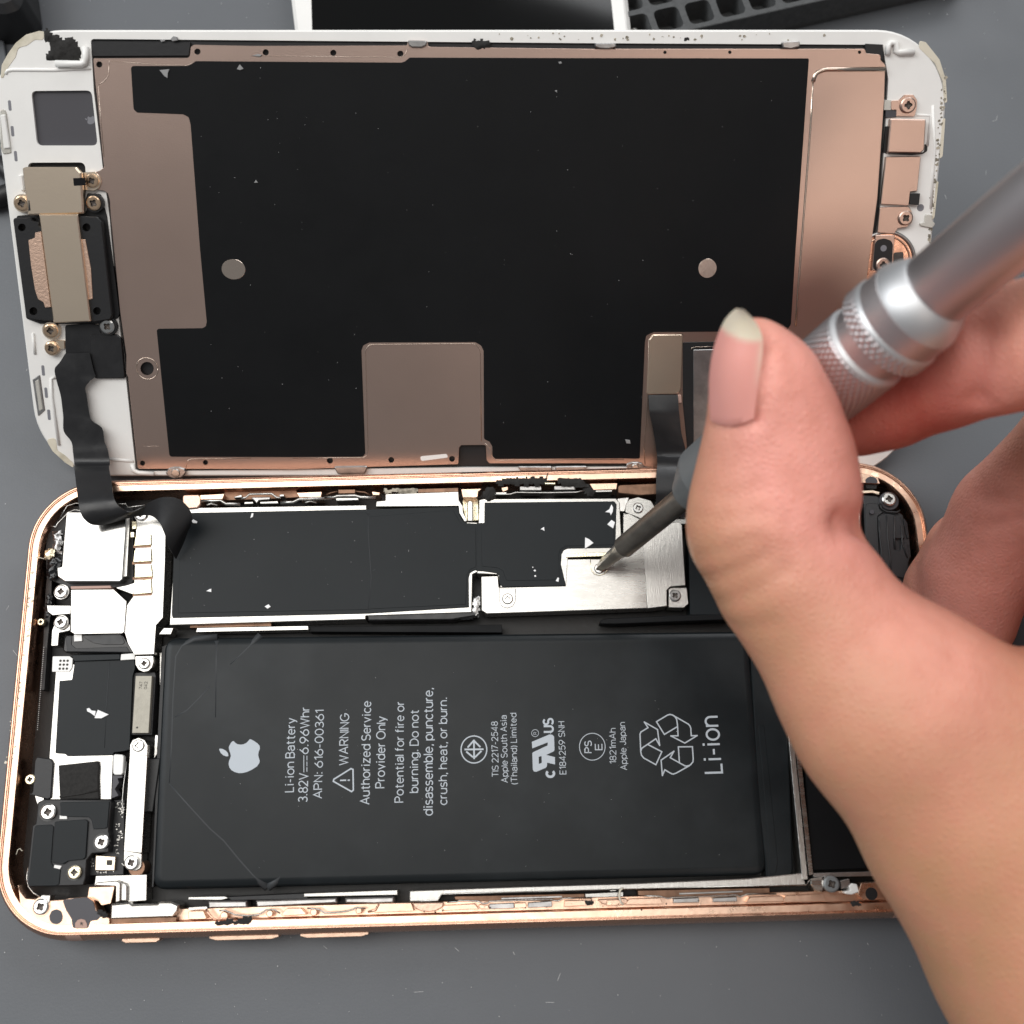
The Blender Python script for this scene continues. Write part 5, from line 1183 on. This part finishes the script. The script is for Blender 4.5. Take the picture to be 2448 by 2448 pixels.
# thumb nail: a curved plate lying on the thumb, its pale end growing past the flesh
def nail():
    NU = 17
    L_ = [(1701,1003),(1700,960),(1700,900),(1706,850),(1714,808),(1721,783),(1731,762),(1747,744),(1760,737)]
    R_ = [(1802,1000),(1808,955),(1815,900),(1821,860),(1826,828),(1826,805),(1816,778),(1798,755),(1778,740)]
    rows, pxs = [], []; last = None
    for k in range((len(L_)-1)*3 + 1):
        a, f_ = min(k//3, len(L_)-2), (k - 3*min(k//3, len(L_)-2))/3
        l = [L_[a][q]*(1-f_) + L_[a+1][q]*f_ for q in (0,1)]; r = [R_[a][q]*(1-f_) + R_[a+1][q]*f_ for q in (0,1)]
        row, pr = [], []
        for u in range(NU):
            w = u/(NU-1); px = l[0] + (r[0]-l[0])*w; py = l[1] + (r[1]-l[1])*w + (16*math.sin(math.pi*w)*max(0, 1-k/3))
            if k <= 11:
                p, t = march(px, py); nn = grad(p[None])[0]
                row.append((p + nn*(min(1, .15 + k*.3)*(.30*(1-w) + .42*math.sin(math.pi*w)**.6)), t))
            else:
                t = last[u][1] - .10; row.append((np.array(PD(px, py, t)), t))
            pr.append((px, py, w))
        rows.append(row); pxs.append(pr); last = row
    G = np.array([[q[0] for q in row] for row in rows])
    for it in range(14):
        G2 = G.copy(); G2[1:-1] = .5*G[1:-1] + .25*(G[:-2] + G[2:]); G = G2
        G2 = G.copy(); G2[:, 1:-1] = .5*G[:, 1:-1] + .25*(G[:, :-2] + G[:, 2:]); G = G2
    mb = MB(); nr = len(G); tint = []
    for lay_ in (0, 1):
        for row, pr in zip(G, pxs):
            for p, (px, py, w) in zip(row, pr):
                mb.v.append(tuple(p - np.array([0, 0, .4*lay_])))
                edge_y = 782 + 34*w + 10*math.sin(math.pi*w)
                m_ = min(1, max(0, (edge_y + 5 - py)/12)); m_ = max(m_, .55*min(1, max(0, (w-.86)/.14))*min(1, max(0, (930-py)/80)))
                tint.append(m_)
    o = nr*NU
    for k in range(nr-1):
        for u in range(NU-1):
            a = k*NU + u
            mb.f.append([a, a+1, a+NU+1, a+NU]); mb.f.append([o+a, o+a+NU, o+a+NU+1, o+a+1]); mb.m += [0, 0]
    edge = [k for k in range(NU)] + [k*NU + NU-1 for k in range(1, nr)] + [(nr-1)*NU + u for u in range(NU-2, -1, -1)] + [k*NU for k in range(nr-2, 0, -1)]
    for a, b in zip(edge, edge[1:] + edge[:1]): mb.f.append([b, a, o+a, o+b]); mb.m.append(0)
    ob = mb.build('thumbnail', [M['nail']], HAND, smooth=True, auto=1.0)
    at_ = ob.data.color_attributes.new('free_edge', 'FLOAT_COLOR', 'POINT')
    at_.data.foreach_set('color', np.array([[t, t, t, 1] for t in tint], np.float32).ravel())
nt = M['nail'].node_tree; at_ = nt.nodes.new('ShaderNodeAttribute'); at_.attribute_name = 'free_edge'
mx = nt.nodes.new('ShaderNodeMix'); mx.data_type = 'RGBA'; mx.inputs['A'].default_value = (.84,.35,.30,1); mx.inputs['B'].default_value = (.80,.68,.52,1)
nt.links.new(at_.outputs['Fac'], mx.inputs['Factor']); nt.links.new(mx.outputs['Result'], nt.nodes['Principled BSDF'].inputs['Base Color'])
nail()

# ================================================================== SCREWDRIVER
T0 = PZ(1427, 1361, 5.95); AX = (PD(2095, 810, 122) - T0).normalized()
SD = thing('screwdriver', 'slim grey metal precision screwdriver with knurled rings, its tip on a bracket screw', 'screwdriver', T0)
p0 = pix(T0)
def s_at(t):
    lo, hi = 0.0, 140.0
    for _ in range(40):
        m = (lo+hi)/2; q = pix(T0 + AX*m)
        if math.hypot(q[0]-p0[0], q[1]-p0[1]) < t: lo = m
        else: hi = m
    return lo
def lathe(name, m, prof, n=64, mod=None, parent=SD, auto=.6):
    mb = MB(); mb.lathe(T0, AX, prof, n, mod=mod); return mb.build(name, M[m], parent, smooth=True, auto=auto)
s76, s278, s340 = s_at(80), s_at(278), s_at(338)
lathe('bit', 'bitm', [(0,.25), (.4,.55), (1.2,.72), (2.4,.95), (s76-1.5,1.1), (s76,1.35), (s76+.3,1.62), (s278+2,1.68)], 24,
      mod=lambda t, w: -.38*max(0, 1 - t/3.2)*abs(math.sin(2*w))**.6 if t < 3.2 else 0)
lathe('nose_cone', 'chuckm', [(s278,2.1), (s278+.15,2.45), (s340,4.55), (s340+.6,4.72), (s_at(420),4.78), (s_at(424),4.6), (s_at(430),4.78), (s_at(560),4.8)], auto=.2)
def knurl(a, b, r, name, m='alu'):
    n = 44; prof = [(a, r-.5), (a+.35, r-.05)] + [(a+.35+(b-a-.7)*k/n, r) for k in range(n+1)] + [(b-.1, r-.15), (b, r-.5)]
    L = b - a
    def mod(t, w):
        if t < a+.3 or t > b-.3: return 0
        x = (t-a)*2.0
        return -.17*abs(math.sin(w*22 + x*1.35))*abs(math.sin(w*22 - x*1.35))
    return lathe(name, m, prof, 352, mod, auto=1.2)
k1a, k1b, k2a, k2b = s_at(690), s_at(834), s_at(884), s_at(928)
knurl(k1a, k1b, 5.3, 'knurled_grip'); knurl(k2a, k2b, 5.85, 'knurled_grip')
lathe('bright_ring', 'alubr', [(k1b-.05,4.7), (k1b,5.25), (k1b+.15,5.22), (k1b+.6,4.75), (k1b+.6,4.4)])
lathe('bright_ring', 'alubr', [(k2b-.05,5.1), (k2b,5.8), (k2b+.15,5.78), (k2b+.6,5.5), (k2b+.65,5.2)])
lathe('neck', 'alu', [(k1b,4.3), (k1b+.2,4.8), (k2a+.2,4.8), (k2a+.3,4.4)])
lathe('neck', 'alu', [(k2b,4.9), (k2b+.3,5.55), (s_at(990),5.55), (s_at(994),5.1)])
c0, c1 = s_at(990), s_at(1052)
lathe('collar', 'alubr', [(c0-.05,4.9), (c0,5.5), (c0+.2,5.5), (c0+(c1-c0)*.5,5.0), (c1-.2,4.35), (c1,4.1)])
lathe('handle', 'alu', [(c1-1,3.8), (c1,4.05), (c1+.1,4.1), (c1+40,4.1), (c1+42,3.9), (c1+42.4,3.4)])
# ================================================================== THINGS ON THE MAT BEHIND
WP = thing('white_phone', 'white bordered phone with a dark screen lying behind the lifted display', 'phone', PZ(1100, 0, 0))
def quad_from(pxl, pxr, y0, y1, z):
    a, b = PZ(pxl[0], 0, z), PZ(pxl[1], 68, z); c, d = PZ(pxr[0], 0, z), PZ(pxr[1], 76, z)
    l = lambda y: a.x + (b.x-a.x)*(y-a.y)/(b.y-a.y); r = lambda y: c.x + (d.x-c.x)*(y-c.y)/(d.y-c.y)
    return [(l(y0), y0), (r(y0), y0), (r(y1), y1), (l(y1), y1)]
yt = PZ(1100, 0, 7).y
mb = MB(); mb.prism(FL, roundp(ccw(quad_from((696,704), (1502,1510), yt-38, yt+88, 7.0)), 8, 8), 7.0, .1, .7); mb.build('body', M['white'], WP)
mb = MB(); mb.prism(FL, roundp(ccw(quad_from((703,711), (1491,1499), yt-37.3, yt+87.3, 7.1)), 7.5, 8), 7.15, 6.9, .12); mb.build('front_glass', M['white'], WP)
mb = MB(); mb.prism(FL, quad_from((744,746), (1461,1469), yt-22, yt+72, 7.17), 7.17, 7.0, 0); mb.build('screen', M['screen'], WP)
mb = MB(); mb.tube([(FL.at((1480,0),4)[0]+2.6, yt-20, 4), (FL.at((1480,0),4)[0]+2.4, yt-4, 4)], .8, 8); mb.build('side_button', M['steelgr'], WP)

# black foam tray with square pockets
def tray():
    z = 6.5
    e0, e1 = Vector(FL.at((1642, 75), z)), Vector(FL.at((1975, 0), z))
    ux = (e1 - e0).normalized(); uy = Vector((-ux.y, ux.x))
    o = Vector(FL.at(pts('e', (555, 222))[0], z)) - ux*40
    Q = lambda a, b: tuple(o + ux*a + uy*b)
    c0 = Vector(FL.at(pts('e', (440, 133))[0], z)); c1 = Vector(FL.at(pts('e', (662, 88))[0], z)); pitch = (c1-c0).dot(ux)
    a0 = (c0 - o).dot(ux); b0 = (c0 - o).dot(uy); w = pitch*.40
    outer = [Q(-4, 0), Q(95, 0), Q(95, 46), Q(-4, 46)]
    hs = []
    for i in range(-5, 9):
        for j in range(0, 5):
            a, b = a0 + i*pitch, b0 + j*pitch*.98
            if a - w < -3 or a + w > 94 or b + w > 45: continue
            hs.append(roundp(ccw([Q(a-w, b-w*1.0), Q(a+w, b-w*1.0), Q(a+w, b+w*1.0), Q(a-w, b+w*1.0)]), 1.2, 4))
    T = thing('foam_tray', 'black foam tray of small square pockets beside the white phone', 'tray', (o.x+40*ux.x, o.y+40*ux.y, 0))
    mb = MB(); mb.prism(FL, roundp(ccw(outer), 2, 4), z, 1.2, .12, hs); mb.build('pocket_grid', M['foam'], T)
    mb = MB(); mb.prism(FL, roundp(ccw([Q(-3.8, .2), Q(94.8, .2), Q(94.8, 45.8), Q(-3.8, 45.8)]), 2, 4), 1.6, .02, 0); mb.build('base', M['foam'], T)
tray()

def cable(name, label, path, r, group):
    mb = MB(); mb.tube([PZ(x, y, z) for x, y, z in path], r, 12)
    o = mb.build(name, M['black'], None, origin=PZ(*path[1]), smooth=True); tag(o, label, 'cable', group)
cable('black_cable', 'black cable beside the display, upper one of two at the left edge', [(-1400,120,2), (-800,60,2), (-260,300,2), (-120,350,2), (-50,372,2), (-14,388,2), (8,398,2), (30,420,2), (60,470,2)], 1.6, 'cables at the left edge')
cable('black_cable', 'black cable beside the display, lower one of two at the left edge', [(-1400,620,2), (-800,380,2), (-260,420,2), (-120,455,2), (-60,470,2), (-22,478,2), (4,470,2), (35,455,2), (70,470,2)], 1.7, 'cables at the left edge')
mb = MB(); q = [PZ(x, y, 9) for x, y in ((-220,-180), (30,-180), (52,-20), (40,12), (10,22), (-60,22), (-220,30))]
mb.prism(FL, roundp(ccw([(p.x, p.y) for p in q]), 2, 4), 9, .05, 1.2)
o = mb.build('tool_case', M['black'], None, origin=PZ(-80,-60,0)); tag(o, 'black case corner just showing at the far corner of the mat', 'case')
mb = MB(); q = [PZ(x, y, 1.2) for x, y in ((-200,20), (-14,60), (3,75), (16,150), (28,230), (20,330), (-200,340))]
mb.prism(FL, roundp(ccw([(p.x, p.y) for p in q]), 1, 3), 1.0, .02, .15)
o = mb.build('grey_sheet', M['mat'], None, origin=PZ(-80,150,0)); tag(o, 'thin dark sheet lying under the left end of the lifted display', 'sheet')

# ---- loose flakes of white paint, each a thing
def flake(label, lay, reg, flat, z, h=.14):
    p = [lay.at(q, z) for q in pts(reg, flat)]; mb = MB(); mb.prism(lay, p, z+h, z, min(.04, h*.3))
    c = lay.xyz((sum(a[0] for a in p)/len(p), sum(a[1] for a in p)/len(p)), z)
    o = mb.build('paint_flake', M['flakegr'] if lay is TL else M['flake'], None, origin=c); tag(o, label, 'flake', 'loose flakes of white paint')
flake('kite shaped grey-white flake on the black film near its upper left corner', TL, 'A', (922,405, 979,400, 970,425, 968,452, 950,440), .5)
flake('small three-cornered flake on the black film below the second plate hole', TL, 'A', (1385,372, 1407,398, 1388,406, 1368,400), .5)
flake('white sliver beside a hole on the copper strip above the black film', TL, 'A', (1455,322, 1490,312, 1515,318, 1500,328), .43)
flake('round white crumb in the gap above the display plate, bigger of two', TL, 'A', (988,228, 1005,210, 1025,215, 1028,235, 1000,240), .08, .4)
flake('small white crumb in the gap above the display plate, smaller of two', TL, 'A', (925,232, 950,228, 955,238, 935,244), .08, .25)
flake('tiny pale flake near the top edge of the black film', TL, 'D', (1775,358, 1790,355, 1796,366, 1780,370), .5)
flake('tiny pale flake below another one near the top of the black film', TL, 'D', (1752,525, 1766,520, 1768,536), .5)
flake('pale crumb at the lower right corner of the black film', TL, 'G', (1706,645, 1730,648, 1733,666, 1712,664), .5, .2)
flake('tiny triangular flake in the upper left field of the black film', TL, 'A', (1478,1038, 1490,1055, 1468,1056), .5)
flake('white arrowhead flake on the black film beside the speaker module', FL, 'J', (907,568, 1008,612, 940,648, 876,646), 5.02, .2)
flake('clear round-ended flake joined to the white arrowhead flake', FL, 'J', (806,560, 830,552, 850,575, 890,580, 880,628, 845,600, 812,585), 5.02, .3)
flake('ragged white flake in the upper right corner of the right board film', FL, 'M', (1115,240, 1148,218, 1165,180, 1178,205, 1175,238, 1160,265, 1152,245), 5.8)
flake('four-cornered white flake by the right edge of the right board film', FL, 'M', (1132,335, 1165,300, 1192,318, 1178,366), 5.8)
flake('three-cornered white flake above the steel step of the right board film', FL, 'M', (962,435, 992,448, 1027,478, 992,502, 960,522), 5.8)
flake('small white flake in the middle of the right board film', FL, 'M', (618,372, 646,354, 650,386, 635,376), 5.8)
flake('small curled flake near the lower left corner of the left board film', FL, 'L', (225,636, 245,625, 255,622, 255,642), 5.8)
flake('pale oval flake at the top of the left board film', FL, 'L', (480,215, 488,186, 499,188, 495,208), 5.8)
flake('dark-edged flake at the lower edge of the left board film', FL, 'L', (562,725, 585,712, 598,726, 580,738), 5.8)
flake('lowest of three tiny flakes in a column on the right board film', FL, 'M', (570,728, 582,724, 587,736, 574,740), 5.8)
flake('middle of three tiny flakes in a column on the right board film', FL, 'M', (564,690, 576,681, 586,692, 575,699), 5.8)
flake('uppermost of three tiny flakes in a column on the right board film', FL, 'M', (554,661, 562,660, 565,668, 557,670), 5.8)
flake('white chip at the lower inner corner of the right board film', FL, 'M', (735,770, 752,742, 762,748, 758,778), 5.8)
flake('pale flake beside the folded black ribbon on the left board film', FL, 'L', (140,232, 150,222, 175,235, 170,245, 148,243), 5.8)

# ---- fine dust on the mat and films
rnd = random.Random(77); mb = MB()
for k in range(210):
    px, py = rnd.uniform(0, 2448), rnd.choice([rnd.uniform(2240, 2448), rnd.uniform(0, 80), rnd.uniform(400, 2448), rnd.uniform(0, 1300)])
    if py < 2240 and 90 < py and px < 2235 and not (py > 1100 and px < 60): continue
    p = PZ(px, py, .05); speck(mb, FL, p.x, p.y, rnd.uniform(.03, .10), .02, .05)
for k in range(90):
    px, py = rnd.uniform(480, 1880), rnd.uniform(160, 1080); u = TL.at((px, py), .52); speck(mb, TL, u[0], u[1], rnd.uniform(.02, .06), .52, .03)
for k in range(60):
    px, py = rnd.uniform(430, 1780), rnd.uniform(1560, 2080); u = FL.at((px, py), BZ+.01); speck(mb, FL, u[0], u[1], rnd.uniform(.02, .05), BZ+.01, .03)
for k in range(40):
    px, py = rnd.uniform(425, 1140), rnd.uniform(1240, 1450); u = FL.at((px, py), 5.8); speck(mb, FL, u[0], u[1], rnd.uniform(.02, .06), 5.8, .03)
for k in range(14):                                   # lint and short scratches on the mat
    px, py = (rnd.uniform(0, 2300), rnd.uniform(2255, 2440)) if k % 2 else (rnd.uniform(0, 70), rnd.uniform(860, 1600)) if k % 4 else (rnd.uniform(2260, 2448), rnd.uniform(0, 500))
    p = PZ(px, py, .05); a = rnd.random()*6.28; l = rnd.uniform(.3, 1.3); q = (math.cos(a)*l, math.sin(a)*l); w = rnd.uniform(.015, .03); nx, ny = -math.sin(a)*w, math.cos(a)*w
    mb.prism(FL, [(p.x+nx, p.y+ny), (p.x-nx, p.y-ny), (p.x+q[0]-nx, p.y+q[1]-ny), (p.x+q[0]+nx, p.y+q[1]+ny)], .03, .002, 0)
M['dust'] = mat('dust', (.55,.55,.55), .8)
o = mb.build('dust', M['dust']); tag(o, 'fine pale dust scattered over the mat and the black films', 'dust', kind='stuff')
